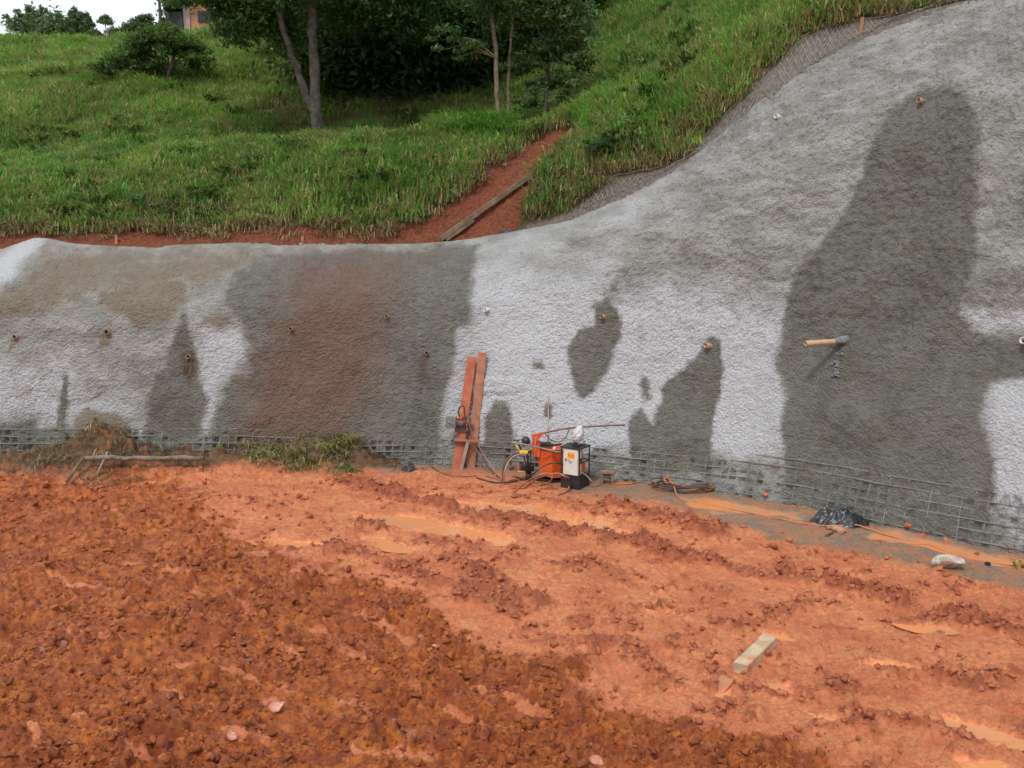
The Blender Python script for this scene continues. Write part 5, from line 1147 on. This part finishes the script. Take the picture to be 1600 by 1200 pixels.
hose([G(958,758,.015), G(990,756,.02), G(1005,747,.03), G(1022,742,.04), G(1040,748,.08), cc+Vector((-.38,.1,.16)), cc+Vector((-.33,-.25,.12)), G(1062,779,.02), G(1100,788,.015), G(1160,800,.015), G(1210,810,.015), G(1262,820,.015), G(1300,824,.02), G(1335,825,.06), G(1360,829,.02), G(1395,840,.015), G(1420,846,.012)], .012, CORD, 'long orange cord running along the wall foot from stool to tarp', 'cord', 'cord')
hose([G(1425,851,.012), G(1450,852,.015), G(1475,862,.012), G(1510,872,.012), G(1550,880,.012), G(1592,886,.02), G(1640,893,.012)], .013, CORD, 'second orange cord running from the tarp side to the right edge', 'cord', 'cord')
# black plastic tarp heap with gloves
tp = G(1311, 818); tp.z = gz(tp.x, tp.y)
crumple(tp+Vector((0,.05,0)), .52, .30, .21, 33, BLK, 'plastic_tarp', 'crumpled black plastic sheet heaped against the mesh', 'tarp', 60, -.12)
def rag(c, L, w, rot, seed, mat, label):
    """flat glove: palm and fingers in one thin lump"""
    mb = MB(); ca, sa_ = math.cos(rot), math.sin(rot)
    def T_(x, y, z): return c+Vector((x*ca-y*sa_, x*sa_+y*ca, z))
    mb.tube([T_(-L*.5,0,.02), T_(-L*.2,0,.03), T_(.1*L,0,.032), T_(.2*L,0,.02)], [w*.4, w*.5, w*.5, w*.3], 10)
    for i in range(4): mb.tube([T_(L*.1, (i-1.5)*w*.27, .03), T_(L*.35, (i-1.5)*w*.33, .04), T_(L*(.5+.04*(i in (1,2))), (i-1.5)*w*.36, .015)], [w*.15, w*.14, w*.08], 7)
    mb.tube([T_(-L*.05, -w*.4, .025), T_(L*.1, -w*.8, .03)], [w*.15, w*.1], 7)
    tag(mb.build('work_glove', mat, None, c), label, 'glove', 'muddy gloves by the tarp')
GL = simple('glove_cloth', (.48,.26,.16), (.34,.17,.10), 12, .9, .006, 60)
rag(G(1303,829,.0), .24, .11, 2.2, 1, GL, 'muddy brown glove, the left of two before the black tarp')
rag(G(1313,831,.0), .24, .12, 1.2, 2, GL, 'muddy brown glove, the right of two before the black tarp')
mb = MB(); mb.tube([G(1290,838,.01), G(1300,834,.02), G(1310,828,.05)], .016, 6); tag(mb.build('stick', BARK, None, G(1290,838)), 'short dark twig beside the gloves', 'stick')
# stones
def stone(px, py, sx, sy, sz, mat, label, seed, name='stone', sink=.25):
    c = G(px, py); bm = bmesh.new(); bmesh.ops.create_icosphere(bm, subdivisions=4, radius=1); V = np.array([v.co for v in bm.verts]); Fc = np.array([[v.index for v in f.verts] for f in bm.faces]); bm.free()
    rg_ = np.random.default_rng(seed)
    for _ in range(11):
        a = rg_.normal(size=3); a /= np.linalg.norm(a); d = V@a; V = V-a[None]*np.maximum(d-rg_.uniform(.42, .8), 0)[:, None]
    V = V*(1+.05*pn(V[:, 0]*3+seed, V[:, 1]*3+V[:, 2]*2, seed)[:, None]+.02*pn(V[:, 0]*9, V[:, 1]*9+V[:, 2]*7, seed)[:, None])
    V = V*np.array([sx, sy, sz])+np.array(c)+np.array([0, 0, sz*(1-2*sink)])
    o = mesh_np(name, V, Fc, mat, None, False); tag(o, label, 'stone'); return o
stone(1478, 886, .30, .20, .12, simple('white_stone', (.50,.48,.43), (.30,.22,.15), 7, .85, .03, 20, mud=((.36,.17,.09), 4, .56)), 'white angular stone on the gravel near the right edge', 5)
stone(1468, 890, .07, .06, .06, simple('red_stone', (.40,.12,.05), None, 5, .8), 'small orange stone in front of the white stone', 6)
stone(1062, 804, .06, .05, .05, simple('grey_stone', (.2,.19,.17), (.3,.28,.26), 9, .8), 'small grey stone on the gravel below the hose coil', 7)
for px, py, s, seed, lab in [(432,1104,.12,11,'reddish mud slab catching light in the near left mud'),(680,1015,.06,13,'pinkish clod with shiny face in the middle mud'),(935,1190,.09,14,'pale pink stone at the bottom edge of the photo'),
                            (365,1150,.08,15,'small pale stone in the lower left mud'),(1117,1040,.06,16,'round dark clod between the timber block and its buried end')]:
    stone(px, py, s, s*.8, s*.55, CLOD if seed in (12, 16) else simple('pinkish_clod', (.42,.15,.09), (.56,.27,.2), 6, .25, .02, 25), lab, seed, 'mud_lump', .3)
# brick scraps stuck at the wall foot
BR = simple('brick_red', (.50,.10,.05), (.38,.12,.06), 9, .8)
for px, py, lab in [(1199,772,'red brick scrap in the mesh right of the hose coil'),(1420,823,'orange scrap in the mesh right of the tarp'),(1441,842,'red scrap at the puddle edge right of the tarp'),(1482,846,'second red scrap at the puddle edge')]:
    c = G(px, py+6); p, n, t, z = on_wall(px, py); c = p+n*.04; mb = MB(); mb.box(c, (.09,.06,.05), Euler((.4, .3, px)).to_matrix().to_4x4(), bev=.01); tag(mb.build('brick_scrap', BR, None, c), lab, 'brick scrap')
# timber block in the foreground
TIM = simple('block_wood', (.52,.38,.25), (.38,.26,.165), 5, .8, .012, 14, mud=((.46,.17,.08), 3., .56))
a = G(1158, 1050); b = G(1200, 1010); z_ = max(a.z, b.z)*.5+min(a.z, b.z)*.5; a.z = z_; b.z = z_+.02
beam('timber_block', a-(b-a)*.05, b+(b-a)*.05, .165, .12, TIM, 'short squared timber block lying on the orange mud', 'timber', lift=.35)
a = G(1112, 1082); b = G(1138, 1066); a.z -= .08; b.z -= .045
beam('timber_end', a, b, .17, .08, simple('muddy_timber', (.40, .19, .10), (.30, .15, .09), 5, .75, .012, 14, mud=((.5, .16, .07), 3, .5)), 'muddy timber end mostly buried below the squared block', 'timber', lift=.5)
# rusty clamp at the right edge
c = G(1592, 888); mb = MB(); mb.cyl(c+Vector((-.06,0,.08)), c+Vector((.12,.02,.08)), .05, 12); mb.box(c+Vector((-.03,0,.05)), (.05,.12,.14), bev=.01); mb.cyl(c+Vector((-.02,-.05,.12)), c+Vector((-.02,-.05,.17)), .02, 8); mb.tube([c+Vector((.1,0,.1)), c+Vector((.3,.03,.05))], .03, 8); tag(mb.build('hose_coupling', simple('rusty_brass', (.22,.12,.05), (.40,.26,.10), 12, .5), None, c), 'rusty hose coupling at the right edge on the gravel', 'coupling')
for px, py in ((1543,884),): c = G(px, py); mb = MB(); mb.box(c+Vector((0,0,.03)), (.07,.06,.05), bev=.015); tag(mb.build('hose_plug', BLKP, None, c), 'small dark plug on the gravel beside the orange cord', 'plug')
